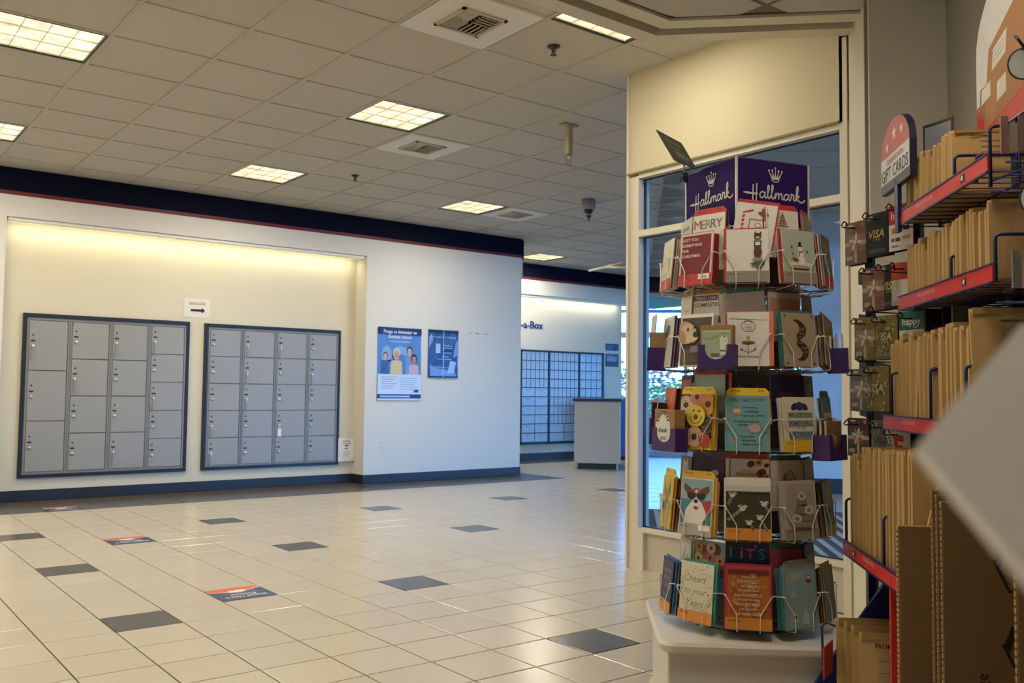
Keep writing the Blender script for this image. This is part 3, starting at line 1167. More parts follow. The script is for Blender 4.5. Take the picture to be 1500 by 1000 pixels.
for k in range(4):
    b.ribbon([(-0.02, 0.375 - k * 0.02), (0.14 - 0.02 * (k % 2), 0.375 - k * 0.02)], 0.009, pm('#1a2647' if k in (1, 2) else '#8fb0dc', 0.5), z + 0.0006)
b.text('delivery', 0.02, 0.27, 0.022, PS_, z + 0.0006)
b.ribbon([(-0.10, 0.235), (0.12, 0.235)], 0.008, PS_, z + 0.0006)
b.text('Welcome to it', -0.02, 0.135, 0.030, PS_, z + 0.0006, maxw=0.34)
b.flat([(-0.226, 0.0), (0.226, 0.0), (0.226, 0.022), (-0.226, 0.022)], pm('#12295c', 0.4), z + 0.0004)
b.build('printed_picture', o)
MB().box(-0.008, 0.01, z + 0.001, 0.002, 0.60, z + 0.0016, glassm('sleeve_glare', (0.86, 0.92, 1.0), 0.6, 0.15)).build('sleeve_seam', o)

OUTL = pm('#d9d6cc', 0.35)
b = MB()
b.bbox(-0.036, -0.058, 0, 0.036, 0.058, 0.006, OUTL, 0.002)
o = tag(b.build('wall_outlet', None, wallM(5.582, YW - 0.0005, 0.452)), 'white electrical outlet plate low on the left wall under the posters', 'outlet')
for dz in (-0.028, 0.028):
    b = MB()
    b.bbox(-0.016, dz - 0.02, 0.006, 0.016, dz + 0.02, 0.009, OUTL, 0.002)
    for u in (-1, 1):
        b.box(u * 0.006 - 0.0012, dz - 0.004, 0.0088, u * 0.006 + 0.0012, dz + 0.008, 0.0095, BLACK)
    b.build('socket', o)
b = MB()
for x0, x1, q in ((-0.15, -0.115, 0.004), (-0.05, 0.01, 0.010), (0.045, 0.06, 0.004), (0.09, 0.14, 0.006)):
    b.prism([(x0, 0), (x1, -0.004), (x1 - 0.006, q), ((x0 + x1) / 2, q * 0.5), (x0 + 0.01, q)], 0, 0.003, pm('#5b544a', 0.8, var=0.3))
tag(b.build('tape_scraps', None, wallM(6.99, YW - 0.0005, 1.862)), 'dark torn scraps of old tape on the wall right of the posters', 'tape')

# ------------------------------------------------------------------ rental mailboxes on the far wall
PO1 = pm('#9fa6ad', 0.4, metal=0.3, var=0.05, rand=0.05)
o = empty('rental_mailbox_bank', (9.27, YB, 0.25))
b = MB()
W_, H_ = 1.87, 1.555
b.box(0, -0.02, 0, W_, 0, H_, pm('#39424c', 0.5, var=0.05))
b.build('dark_backing', o)
b = MB()
for x0, z0, x1, z1 in ((0, 0, W_, 0.035), (0, H_ - 0.025, W_, H_), (0, 0, 0.035, H_), (W_ - 0.045, 0, W_, H_), (0.598, 0, 0.635, H_), (1.275, 0, 1.31, H_)):
    b.box(x0, -0.034, z0, x1, -0.02, z1, DARKF)
b.build('dark_frame', o)
pod = {}


def po_door(x0, z0, x1, z1):
    k = (round(x1 - x0, 3), round(z1 - z0, 3))
    if k not in pod:
        b = MB()
        w_, h = x1 - x0 - 0.010, z1 - z0 - 0.012
        b.bbox(0, -0.030, 0, w_, -0.02, h, PO1, 0.003)
        b.lathe([(0.007, 0), (0.007, 0.004), (0.002, 0.005)], STEEL, 8, T((min(0.03, w_ * 0.3), -0.030, h * 0.55)) @ ROT(math.pi / 2, 4, 'X'))
        b.box(w_ * 0.3, -0.0304, h * 0.74, w_ * 0.6, -0.030, h * 0.82, LOCKF)
        pod[k] = b.mesh('box_door')
    link('box_door', pod[k], o, T((x0 + 0.005, 0, z0 + 0.006)))


zr = even(H_ - 0.028, 0.038, 10)
for r in range(10):
    n1 = 6 if r < 4 else 2
    n2 = 7 if r < 8 else 2
    for n_, xa, xb in ((n1, 0.038, 0.596), (n2, 0.638, 1.273), (4, 1.313, W_ - 0.047)):
        for i in range(n_):
            po_door(xa + (xb - xa) * i / n_, zr[r + 1], xa + (xb - xa) * (i + 1) / n_, zr[r])
tag(o, 'wall of small silver rental mailboxes in a dark frame, behind the writing desk', 'mailboxes')
SIGNB = pm('#122a7c', 0.5, var=0.05)
b = MB()
b.text('-a-Box', 0, 0, 0.125, SIGNB, 0.0, align='l', depth=0.012, bold=0.008)
tag(b.build('wall_lettering', None, wallM(9.30, YB - 0.0005, 2.222)), 'navy cut-out letters on the lit wall above the rental mailboxes', 'sign')
for z0, z1, lab in ((1.858, 1.978, 'small navy wall sign, the upper of two right of the mailboxes'), (1.575, 1.80, 'larger navy wall sign, the lower of two right of the mailboxes')):
    b = MB()
    b.box(-0.155, 0, 0, 0.155, z1 - z0, 0.008, pm('#152a66', 0.4))
    o = tag(b.build('wall_sign', None, wallM(11.36, YB - 0.0005, z0)), lab, 'sign')
    b = MB()
    zz = 0.009
    LT = pm('#b9c6dd', 0.5)
    if z1 > 1.9:
        b.text('Box Section', -0.13, 0.075, 0.026, LT, zz, align='l')
        b.text('Numbers', -0.13, 0.035, 0.022, LT, zz, align='l')
    else:
        b.text('Lobby Hours', -0.13, 0.195, 0.020, LT, zz, align='l')
        for k in range(4):
            b.ribbon([(-0.13, 0.165 - 0.022 * k), (0.12 - 0.03 * (k % 2), 0.165 - 0.022 * k)], 0.010, LT, zz)
        b.flat([(-0.155, 0), (0.155, 0), (0.155, 0.075), (-0.155, 0.075)], pm('#0d1430', 0.4), zz - 0.0004)
    b.build('printed_text', o)

# ------------------------------------------------------------------ writing desk
dM = T((8.94, 10.02, 0)) @ ROT(-math.pi / 4, 4, 'Z')
DESK = pm('#b0a898', 0.5, var=0.03)
o = empty('writing_desk', M=dM)
MB().box(0, 0, 0.09, 0.66, 0.95, 0.985, DESK).build('cabinet', o)
MB().box(0.05, 0.04, 0, 0.61, 0.91, 0.09, pm('#1b1d22', 0.5)).build('toe_kick', o)
b = MB()
b.bbox(-0.03, -0.03, 0.985, 0.69, 0.98, 1.025, pm('#15204f', 0.4), 0.006)
b.build('worktop', o)
MB().box(0.615, 0.0, 0.0, 0.635, 0.02, 0.09, STEEL).build('foot', o)
tag(o, 'light grey writing desk with a navy worktop in front of the mailboxes', 'desk')

# blue waste bin and bench in the far lobby
b = MB()
b.bbox(-0.22, -0.22, 0.05, 0.22, 0.22, 1.02, pm('#2f5fae', 0.4, var=0.05), 0.03)
p = SCZ(15.6, -0.02)
o = tag(b.build('mail_collection_bin', None, T((p.x, p.y, 0)) @ ROT(math.pi / 4, 4, 'Z')), 'tall blue collection bin standing by the far window', 'bin')
MB().box(-0.2, -0.2, 0, 0.2, 0.2, 0.05, BLACK).build('base', o)
MB().box(-0.14, -0.224, 0.80, 0.14, -0.2195, 0.86, BLACK).build('slot', o)

# ------------------------------------------------------------------ floor decals
DB, DO = pm('#2f3f63', 0.4, var=0.08), pm('#d5623c', 0.4, var=0.05)
for j, lab in ((-4, 'nearest blue and orange stand-here floor decal'), (3, 'middle blue and orange stand-here floor decal of the row of three'), (10, 'farthest stand-here floor decal, lying on the dark border tiles')):
    b = MB()
    h = 0.150
    b.prism([(-h, -h), (h, -h), (h, h), (-h, h)], 0, 0.0006, DB)
    o = tag(b.build('floor_decal', None, T((FX + TS * 2.5, FY + TS * (j + 0.5), 0.0003)) @ ROT(math.pi, 4, 'Z')), lab, 'decal', 'stand-here floor decals')
    b = MB()
    z = 0.0009
    b.flat([(-h, -h), (h, -h), (h, -0.085), (0.03, -0.025), (0.0, -0.02), (-h, -0.105)], DO, z)
    DW = pm('#f4f1ea', 0.5)
    b.ribbon([(-h, -0.102), (0.0, -0.018), (h, -0.085)], 0.006, DW, z + 0.0002)
    # white bird-head mark
    b.flat([(-0.055, -0.075), (0.05, -0.075), (0.042, -0.055), (0.005, -0.05), (-0.02, -0.03), (-0.045, -0.035), (-0.03, -0.055), (-0.05, -0.06)], DW, z + 0.0003)
    b.flat([(0.0, -0.045), (0.055, -0.05), (0.03, -0.03), (-0.005, -0.028)], DW, z + 0.0003)
    b.ribbon([(-0.10, -0.008), (0.10, -0.008)], 0.006, pm('#7f8ba2', 0.5), z + 0.0003)
    b.text('Please', 0.0, 0.035, 0.036, DW, z + 0.0003, sx=1.15, bold=0.008)
    b.text('Stand Here', 0.0, 0.088, 0.036, DW, z + 0.0003, maxw=0.25, bold=0.008)
    b.build('printed_text', o)

# ------------------------------------------------------------------ trees outside
BARK = pm('#4c4036', 0.9, var=0.2)
for k, (s, c, colr, h, lab) in enumerate(((27, 0.2, '#b0807a', 2.3, 'reddish autumn tree outside the far window'), (24, 1.6, '#b5c47a', 1.7, 'yellow-green shrubby tree outside the entrance'),
                                         (31, -1.5, '#8fa860', 2.6, 'tall green tree outside, left behind the window'), (30, 3.6, '#9aac72', 2.3, 'olive green tree beyond the entrance, right'))):
    p = SCZ(s, c, -0.15)
    o = empty('street_tree', p)
    b = MB()
    b.tube([(0, 0, 0), (0.05, 0, h * .25), (0, 0.05, h * .5), (0.1, 0, h * 0.75)], 0.06, BARK, 7)
    for a in range(5):
        q = a * 1.26
        b.tube([(0, 0, h * (.25 + .05 * a)), (0.5 * math.cos(q), 0.5 * math.sin(q), h * (.45 + .06 * a))], 0.025, BARK, 5)
    b.build('trunk', o)
    lf = pm(colr, 0.7, var=0.35, scale=2)
    b = MB()
    r = random.Random(k)
    for _ in range(900):
        t, ph, rr = math.acos(2 * r.random() - 1), 6.283 * r.random(), (0.5 + 0.5 * r.random())
        q = V((1.5 * rr * math.sin(t) * math.cos(ph), 1.5 * rr * math.sin(t) * math.sin(ph), h * 0.56 + h * 0.42 * rr * math.cos(t)))
        e = ROT(6.28 * r.random(), 4, 'Z') @ ROT(3.1 * r.random(), 4, 'X')
        b.add([(-0.09, 0, 0), (0, -0.05, 0), (0.10, 0, 0.01), (0, 0.05, 0)], [(0, 1, 2, 3)], lf, T(q) @ e)
    stuff(b.build('crown', o))
    tag(o, lab, 'tree', 'trees outside')

# ------------------------------------------------------------------ greeting card spinner on its plinth
AX, AY = 2.44, 1.90
PHI0 = math.atan2(-AY, -AX) + math.radians(1.5)
PLT = 0.385
SWH = pm('#cfc9b8', 0.45, var=0.03, scale=6)
o = empty('display_plinth', (0, 0, 0))
pM = T((AX, AY, 0)) @ ROT(math.radians(45 + 3), 4, 'Z') @ T((0.0, 0.0, 0))


def rsq(h, r, n=5, cham=0.0):
    pts = []
    for cx, cy, a0 in ((h - r, h - r, 0), (-h + r, h - r, 90), (-h + r, -h + r, 180), (h - r, -h + r, 270)):
        for i in range(n + 1):
            a = math.radians(a0 + 90 * i / n)
            pts.append((cx + r * math.cos(a), cy + r * math.sin(a)))
    return pts


b = MB()
k = len(rsq(0.30, 0.05))
rings = [(0.292, PLT - 0.034), (0.302, PLT - 0.026), (0.303, PLT - 0.010), (0.296, PLT)]
vs_ = [(x, y, z) for h, z in rings for x, y in rsq(h, 0.05)]
fs_ = [tuple(range(k - 1, -1, -1)), tuple(range(3 * k, 4 * k))] + [(a * k + i, a * k + (i + 1) % k, (a + 1) * k + (i + 1) % k, (a + 1) * k + i) for a in range(3) for i in range(k)]
b.add(vs_, fs_, SWH, pM)
b.build('plinth_top', o)
b = MB()
b.prism(rsq(0.276, 0.006, 2), 0.0, PLT - 0.034, SWH, pM)
b.build('plinth_body', o)
b = MB()
b.prism(rsq(0.290, 0.012, 2), 0.0, 0.10, SWH, pM)
b.prism(rsq(0.284, 0.012, 2), 0.10, 0.112, SWH, pM)
b.build('plinth_base_moulding', o)
tag(o, 'white square plinth with rounded top under the card spinner', 'plinth')

SP = empty('card_spinner', (AX, AY, PLT))
SPI = T((-AX, -AY, -PLT))
b = MB()
b.lathe([(0.17, 0.0), (0.17, 0.012), (0.05, 0.018), (0.022, 0.03), (0.022, 1.30), (0.01, 1.31)], pm('#8f8b84', 0.35, metal=0.5, var=0.05), 24)
b.build('pole_and_base', SP)
# tiers: dark slotted panels, rods, wire pockets
TZ = [0.416, 0.677, 0.937, 1.190, 1.442]
PANEL = pm('#6f6a60', 0.45, var=0.06)
NF = 10
wpm = []
for u in (-1, 1):
    wp = MB()
    wp.tube(smooth_path([(u * 0.085, 0.094, -0.085), (u * 0.068, 0.100, 0.010), (u * 0.062, 0.092, 0.014)], 3) + [(u * 0.034, 0.046, 0.016), (u * 0.033, 0.0, 0.014), (u * 0.033, -0.004, 0.010), (u * 0.033, -0.004, -0.07)], 0.0017, WIRE, 5)
    wpm.append(wp.mesh('pocket_wire'))
wb = MB()
wb.tube([(-0.05, 0.105, -0.04), (-0.058, 0.108, 0.006), (0.058, 0.108, 0.006), (0.05, 0.105, -0.04)], 0.0015, WIRE, 5)
wbm = wb.mesh('rear_wire')


def face_dir(k):
    a = PHI0 + math.radians(36 * k)
    return V((math.cos(a), math.sin(a), 0))


def pocketM(k, z, R=0.262, lean=0.10, roll=0.0, dx=0.0):
    n = face_dir(k)
    return facing(V((AX, AY, z)) + n * R, n, lean) @ T((dx, 0, 0)) @ (ROT(roll, 4, 'Z') if roll else Matrix())


for ti, z in enumerate(TZ):
    for k in range(NF):
        Mk = SPI @ pocketM(k, z, 0.262)
        for me_ in wpm:
            link('pocket_wire', me_, SP, Mk)
        if k in (8, 9, 0, 1, 2):
            link('rear_wire', wbm, SP, Mk @ T((0, 0.085, -0.055)))
        n = face_dir(k)
        MB().box(-0.045, 0, -0.003, 0.045, 0.175, 0.0, PANEL).build('back_panel', SP, SPI @ facing(V((AX, AY, z + 0.005)) + n * 0.15, n))
    q = MB()
    RW = pm('#77736b', 0.4, metal=0.2)
    for rr in (0.155, 0.205):
        q.tube([(rr * math.cos(a * 0.314159 * 2 / 2), rr * math.sin(a * 0.314159 * 2 / 2), z - PLT - 0.006) for a in range(20)], 0.0022, RW, 5, closed=True)
    for k in range(NF):
        n = face_dir(k)
        q.tube([n * 0.022 + V((0, 0, z - PLT - 0.006)), n * 0.262 + V((0, 0, z - PLT - 0.006))], 0.0022, RW, 5)
    q.build('tier_ring', SP)
for k in range(NF):
    a = PHI0 + math.radians(36 * k + 18)
    MB().tube([(0.165 * math.cos(a), 0.165 * math.sin(a), 0.012), (0.165 * math.cos(a), 0.165 * math.sin(a), 1.30)], 0.003, pm('#8a867d', 0.4, metal=0.3, var=0.04), 6).build('upright_rod', SP)
tag(SP, 'tall round wire spinner of greeting cards standing on the white plinth', 'card rack')

# header box with the lettering
HB = MB()
SL = 0.28
hz0, hz1 = 1.645, 1.848
PUR = pm('#2a1157', 0.7, var=0.06, spec=0.2)
EDGE = pm('#cfcbc0', 0.3, metal=0.2)
hM = SPI @ T((AX + 0.005, AY + 0.0, 0)) @ ROT(math.radians(-15.2), 4, 'Z')
HD = None
h = SL / 2
for k in range(4):
    Mq = hM @ ROT(math.pi / 2 * k, 4, 'Z')
    b = MB()
    b.box(-h, -h, hz0, h, -h + 0.004, hz1, PUR)
    pn = b.build('header_panel', SP, Mq)
    b = MB()
    b.box(-h - 0.002, -h - 0.002, hz0, -h + 0.004, -h + 0.004, hz1 + 0.001, EDGE)
    b.box(-h, -h - 0.0015, hz1 - 0.003, h, -h + 0.005, hz1 + 0.001, pm('#4b4366', 0.4))
    b.build('metal_edge', pn)
    if k in (0, 3):
        # script lettering drawn as strokes, with the crown above
        u = 0.0246
        LT = pm('#d3d0c4', 0.45, var=0.02)
        Mf = Matrix(((1, 0, 0, 0), (0, 0, -1, -h - 0.0012), (0, 1, 0, 0), (0, 0, 0, 1)))
        ox, oz = -0.5 * 8.9 * u + 0.003, hz0 + 0.082
        S = lambda pts: [(ox + x * u, oz + y * u * 0.80) for x, y in pts]
        b = MB()
        wd = 0.18 * u
        b.flat(S([(-0.45, 0.62), (0.2, 0.42), (1.6, 0.42), (1.9, 0.5), (1.9, 0.72), (0.7, 0.72), (0.1, 0.78)]), LT, 0.0, Mf)
        b.ribbon(S([(1.15, 2.0), (1.12, 0.6), (1.08, -1.0)]), wd, LT, 0.0002, Mf)
        b.ribbon(S([(1.72, 2.25), (1.68, 0.6), (1.62, -1.1)]), wd, LT, 0.0002, Mf)
        strokes = [[(2.95, .80), (2.6, 1.0), (2.22, .6), (2.3, .1), (2.62, .05), (2.92, .5), (3.02, 1.0), (2.98, .25), (3.2, 0.05), (3.5, 0.9), (3.68, 1.8), (3.55, 2.1), (3.42, 1.5), (3.44, .3), (3.66, .02), (3.95, .5), (4.2, 1.4), (4.28, 2.0), (4.15, 2.2), (4.04, 1.5), (4.06, .3), (4.25, .02), (4.5, .3), (4.68, 1.0)],
                   [(4.68, 1.0), (4.68, .5), (4.64, 0.0)], [(4.66, .3), (4.85, .85), (5.05, 1.0), (5.18, .75), (5.15, 0)], [(5.16, .3), (5.35, .85), (5.56, 1.0), (5.68, .75), (5.66, .2), (5.85, .05), (6.0, .25)],
                   [(6.72, .80), (6.4, 1.0), (6.02, .6), (6.1, .1), (6.4, .05), (6.7, .5), (6.8, 1.0), (6.76, .25), (6.98, 0.05), (7.15, .5), (7.2, 1.15), (7.35, .95), (7.6, .95), (7.52, .35), (7.66, .05), (7.85, .3)],
                   [(7.85, .3), (8.15, 1.2), (8.3, 2.1), (8.2, 2.5), (8.05, 2.0), (7.98, 1.0), (7.96, 0)], [(7.98, .5), (8.3, .95), (8.42, .75), (8.08, .5), (8.35, .12), (8.75, -.12), (9.1, 0.0), (9.35, .35)]]
        for st in strokes:
            b.ribbon(smooth_path(S(st), 4), wd, LT, 0.0002, Mf)
        # crown
        cx, cz = 0.008, hz0 + 0.144
        cw, ch = 0.024, 0.024
        b.flat([(cx - cw * .62, cz), (cx + cw * .62, cz), (cx + cw * .66, cz + ch * .22), (cx - cw * .66, cz + ch * .22)], LT, 0.0002, Mf)
        for q in range(5):
            a = (q - 2) / 2
            tx, tz = cx + a * cw * 1.05, cz + ch * (1.15 - 0.16 * abs(a)) + (0.006 if q == 2 else 0)
            b.flat([(cx + a * cw * .55 - 0.0036, cz + ch * .22), (cx + a * cw * .55 + 0.0036, cz + ch * .22), (tx + 0.0006, tz), (tx - 0.0006, tz)], LT, 0.0003, Mf)
            b.ell(tx, tz + 0.003, 0.0034, 0.0034, LT, 0.0003, 10, 0, Mf)
        b.ribbon([(cx - cw * .6, cz - 0.002), (cx - cw * .3, cz - 0.007), (cx + cw * .3, cz - 0.007), (cx + cw * .6, cz - 0.002)], 0.003, LT, 0.0001, Mf)
        b.build('script_lettering_with_crown', pn)

# clip-on sign on the header's left corner
def camP(px, py, depth):
    return V((0, 0, CAM_H)) + (_f + _r2 * ((px - 750) / 1343.5) - _u2 * ((py - 500) / 1343.5)) * depth


c0 = camP(1002, 258, 3.05)
o = empty('clip_on_sign', c0)
b = MB()
CLRP = glassm('clip_plastic', (0.85, 0.86, 0.86), 0.35, 0.1)
Mi = T(-c0)
b.box(-0.012, -0.007, -0.022, 0.012, 0.007, 0.012, CLRP)
b.tube([(0, 0, 0.01), (0, 0, 0.05)], 0.004, pm('#c9c8c2', 0.2), 6)
b.box(-0.010, -0.004, 0.045, 0.010, 0.004, 0.065, CLRP)
b.build('clear_clip', o)
P = [camP(961, 190, 3.02), camP(998, 210, 3.12), camP(1021, 249, 3.06), camP(987, 234, 2.96)]
nn = (P[1] - P[0]).cross(P[3] - P[0]).normalized() * 0.0015
DKC = pm('#4d4a40', 0.6, var=0.25, scale=40)
b = MB()
b.add([tuple(q - nn) for q in P] + [tuple(q + nn) for q in P], [(3, 2, 1, 0), (4, 5, 6, 7), (0, 1, 5, 4), (1, 2, 6, 5), (2, 3, 7, 6), (3, 0, 4, 7)], DKC, Mi)
b.build('dark_card', o)
ctr = (P[0] + P[1] + P[2] + P[3]) / 4
ex, ey = (P[1] - P[0]), (P[3] - P[0])
b = MB()
for sgn in (1, -1):
    for i, (u0, u1, v0, v1) in enumerate(((.15, .8, .2, .28), (.15, .6, .4, .46), (.3, .9, .55, .75))):
        q = [P[0] + ex * a + ey * c_ + nn * (1.3 * sgn) for a, c_ in ((u0, v0), (u1, v0), (u1, v1), (u0, v1))]
        b.add([tuple(x) for x in q], [(0, 1, 2, 3)], pm('#77725f', 0.6), Mi)
b.build('printed_text', o)
tag(o, 'small dark tilted sign card clipped to the left corner of the spinner header', 'sign')


# ------------------------------------------------------------------ greeting cards
class Art(MB):
    """prints in card units: x,y from 0 to 1"""

    def __init__(s, w_, h):
        super().__init__()
        s.w, s.h, s.z = w_, h, 0.0032

    def nz(s):
        s.z += 0.00012
        return s.z

    def flat(s, pts, m, z=0.0, M=None):
        hw = s.w / 2
        return MB.flat(s, [(min(max(p[0], -hw), hw), min(max(p[1], 0.0), s.h)) for p in pts], m, z, M)

    def xy(s, x, y):
        return ((x - 0.5) * s.w, y * s.h)

    def R(s, x0, y0, x1, y1, c):
        s.flat([s.xy(x0, y0), s.xy(x1, y0), s.xy(x1, y1), s.xy(x0, y1)], C(c), s.nz())

    def E(s, x, y, rx, ry, c, rot=0, n=14):
        s.ell(*s.xy(x, y), rx * s.w, ry * s.w, C(c), s.nz(), n, rot)

    def P(s, pts, c):
        s.flat([s.xy(*p) for p in pts], C(c), s.nz())

    def L(s, pts, wd, c, k=0):
        p = [s.xy(*q) for q in pts]
        s.ribbon(smooth_path(p, k) if k else p, wd * s.w, C(c), s.nz())

    def Tx(s, t, x, y, h, c, mw=0.9, shear=0.0):
        s.text(t, *s.xy(x, y), h * s.h, C(c), s.nz(), maxw=mw * s.w, shear=shear)


def C(h):
    return pm(h, 0.5, var=0.05)


card_n = [0]


def card(M, w_, h, paper, label, art=None, strip=None, top=None, env=None, cat='card', group=None, name='greeting_card', arch=False, th=0.0028):
    b = MB()
    b.box(-w_ / 2, 0, 0, w_ / 2, h, th * 0.45, C(paper))
    b.box(-w_ / 2 + 0.0003, 0, th * 0.55, w_ / 2, h, th, C(paper))
    b.box(-w_ / 2, 0, th * 0.4, -w_ / 2 + 0.0006, h, th * 0.6, C(paper))
    o = tag(b.build(name, None, M), label, cat, group)
    if art:
        a = Art(w_, h)
        art(a)
        a.build('printed_design', o)
    if strip:
        b = MB()
        hh = 0.033
        b.box(-w_ / 2 - 0.002, -0.001, th + 0.0016, w_ / 2 + 0.002, hh, th + 0.0026, C(strip[0]))
        if strip[1]:
            b.text(strip[1], -w_ * 0.44, hh * 0.75, 0.006, C('#4a3020'), th + 0.0028, align='l')
        if len(strip) > 2:
            b.flat([(w_ * .12, hh * .45), (w_ * .46, hh * .45), (w_ * .46, hh * .95), (w_ * .12, hh * .95)], C('#efe9e0'), th + 0.0028)
            b.text(strip[2], w_ * .29, hh * .7, 0.006, C('#33302c'), th + 0.003)
        b.build('category_strip', o)
    if top:
        b = MB()
        n = 12
        y0, y1 = h * 0.5, h + top[2] if len(top) > 2 else h + 0.016
        r = 0.012
        pts = [(-w_ / 2 - 0.002, y0), (w_ / 2 + 0.002, y0), (w_ / 2 + 0.002, y1 - r), (w_ / 2 - r + 0.002, y1), (-w_ / 2 + r - 0.002, y1), (-w_ / 2 - 0.002, y1 - r)]
        if arch:
            pts = [(-w_ / 2, y0), (w_ / 2, y0), (w_ / 2, y1 - 0.02), (w_ * .42, y1 - 0.006), (w_ * .25, y1), (-w_ * .25, y1), (-w_ * .42, y1 - 0.006), (-w_ / 2, y1 - 0.02)]
        b.prism(pts, -0.0022, -0.0012, C(top[0]))
        if top[1]:
            b.text(top[1], -w_ * 0.40, y1 - 0.008, 0.006, C('#3a2a1c'), -0.0010, align='l')
            b.text(top[1][:5], w_ * 0.33, y1 - 0.008, 0.006, C('#3a2a1c'), -0.0010)
        b.build('category_tab', o)
    if env:
        b = MB()
        dx, dy = env[1], env[2]
        b.box(-w_ / 2 + dx - 0.001, 0.001, -0.0052, w_ / 2 + dx + 0.001, h + dy, -0.0032, C(env[0]))
        b.build('envelope', o)
    return o


def stack(M, w_, h, n, cols, label, dz=-0.0062, group='cards stacked behind front cards'):
    """further cards filed behind the front one, only their edges show"""
    for i in range(n):
        card(M @ T((0.0015 * ((i % 3) - 1) + 0.004 * (1 if i % 2 else -1), 0.0, dz - 0.0046 * (i + 1))), w_, h * (0.985 - 0.02 * (i % 2)), cols[i % len(cols)], ORD[i] + ' ' + label, group=group)


FW, FH = 0.122, 0.163


def front(t, k, paper, label, art, strip=None, top=None, env=None, w_=FW, h=FH, roll=0.0, dx=0.0, n=4, cols=('#d9d2c2', '#b9b2a2'), lean=0.10, arch=False, ):
    M = pocketM(k, TZ[t] + 0.004, 0.266, lean, roll, dx)
    o = card(M, w_, h, paper, label, art, strip, top, env, arch=arch)
    if n:
        stack(M, w_, h, n, cols, 'card filed behind the ' + ' '.join(label.split(',')[0].split()[:9]), group='cards behind the ' + label)
    return o


def rear(t, k, paper, label, art, strip=None, top=None, env=None, w_=FW, h=FH, roll=0.0, dx=0.0, dy=0.0, lean=0.06, R=0.205):
    M = pocketM(k, TZ[t] + 0.083 + dy, R, lean, roll, dx)
    return card(M, w_, h * 0.92, paper, label, art, strip, top, env)


# --- tier 5 (top), christmas
t = 4


def a(A):
    for q in range(22):
        A.E(0.1 + 0.8 * RND.random(), 0.22 + 0.7 * RND.random(), 0.03, 0.05, ('#b8b07c', '#e4dfc0', '#a99f6b')[q % 3], RND.random() * 3, 6)


front(t, -2, '#d5cfae', 'pale gold frosted christmas card, seen nearly edge-on at the left of the top tier', a, ('#c5392f', 'Christmas'), None, ('#8f1d1d', -0.006, 0.004))


def a(A):
    A.R(0, 0, 1, 1, '#e3c8bc')
    A.R(0.05, 0.02, 0.95, 0.96, '#7e1414')
    for q in range(90):
        x, y = 0.07 + 0.86 * RND.random(), 0.05 + 0.6 * RND.random()
        A.E(x, y, 0.012, 0.012, ('#9c2320', '#5c0c0e', '#b0413a')[q % 3], 0, 5)
    for q, s in enumerate(('GOT YOU', 'SOMETHING', 'FOR', 'CHRISTMAS.')):
        A.text(s, *A.xy(0.14, 0.86 - 0.105 * q), 0.058 * A.h, C('#ece2d6'), A.nz(), align='l', maxw=A.w * 0.62)


front(t, -1, '#e3c8bc', 'glittery red christmas card with white block lettering, front of the top tier', a, ('#c8372e', 'Christmas', 'holiday'), None, ('#b02320', -0.006, 0.004), n=5, cols=('#d8b8ae', '#8f1d1d'))


def a(A):
    for q in range(26):
        A.E(0.1 + 0.55 * RND.random(), 0.25 + 0.65 * RND.random(), 0.007, 0.007, '#9a9488', 0, 5)
    A.E(0.75, 0.86, 0.09, 0.075, '#4f2d1c')
    A.P([(0.66, 0.88), (0.69, 0.955), (0.735, 0.91)], '#4f2d1c')
    A.P([(0.78, 0.91), (0.83, 0.95), (0.85, 0.88)], '#4f2d1c')
    A.E(0.75, 0.83, 0.045, 0.03, '#c9a889')
    A.R(0.66, 0.66, 0.84, 0.77, '#3a3432')
    A.R(0.69, 0.68, 0.81, 0.75, '#d9d2c4')
    A.E(0.75, 0.56, 0.10, 0.15, '#5b301d')
    A.E(0.75, 0.42, 0.13, 0.04, '#8c8a80')
    A.P([(0.55, 0.34), (0.9, 0.40), (0.9, 0.31), (0.66, 0.29)], '#3f5a4a')
    A.R(0.72, 0.22, 0.82, 0.30, '#8a2f26')


front(t, 0, '#ddd8ca', 'white christmas card with a stack of brown bears and parcels', a, ('#8d8779', 'Christmas'), None, ('#b8322a', -0.007, 0.005), n=4, cols=('#b8322a', '#d9d2c2'))


def a(A):
    A.R(0.0, 0.0, 1, 1, '#a9b4a2')
    A.E(0.52, 0.36, 0.36, 0.06, '#d8d2c0')
    A.E(0.52, 0.31, 0.30, 0.04, '#b59c70')
    A.P([(0.22, 0.30), (0.28, 0.245), (0.76, 0.245), (0.84, 0.31), (0.76, 0.275), (0.3, 0.275)], '#2a2422')
    A.E(0.56, 0.43, 0.12, 0.12, '#e6e2d6')
    A.E(0.55, 0.55, 0.09, 0.09, '#e6e2d6')
    A.E(0.54, 0.645, 0.07, 0.07, '#e6e2d6')
    A.R(0.47, 0.69, 0.61, 0.71, '#1c1a1a')
    A.R(0.495, 0.70, 0.585, 0.775, '#1c1a1a')
    A.L([(0.48, 0.595), (0.55, 0.58), (0.61, 0.60)], 0.03, '#a83a28')
    A.L([(0.52, 0.59), (0.50, 0.50)], 0.03, '#a83a28')
    A.E(0.53, 0.64, 0.02, 0.008, '#c9692c')
    A.E(0.40, 0.43, 0.08, 0.045, '#8c4a2c')
    A.E(0.32, 0.46, 0.04, 0.035, '#8c4a2c')
    for x, y in ((0.28, 0.68), (0.30, 0.55), (0.75, 0.60)):
        A.L([(x - 0.04, y), (x + 0.04, y)], 0.016, '#3d4a3c')
        A.L([(x, y - 0.03), (x, y + 0.03)], 0.016, '#3d4a3c')


front(t, 1, '#d8d3c4', 'pale green christmas card with a snowman on a rocker', a, ('#8d8779', 'Christmas'), None, ('#b8322a', -0.007, 0.003), n=4, cols=('#d9d2c2', '#b8322a'))


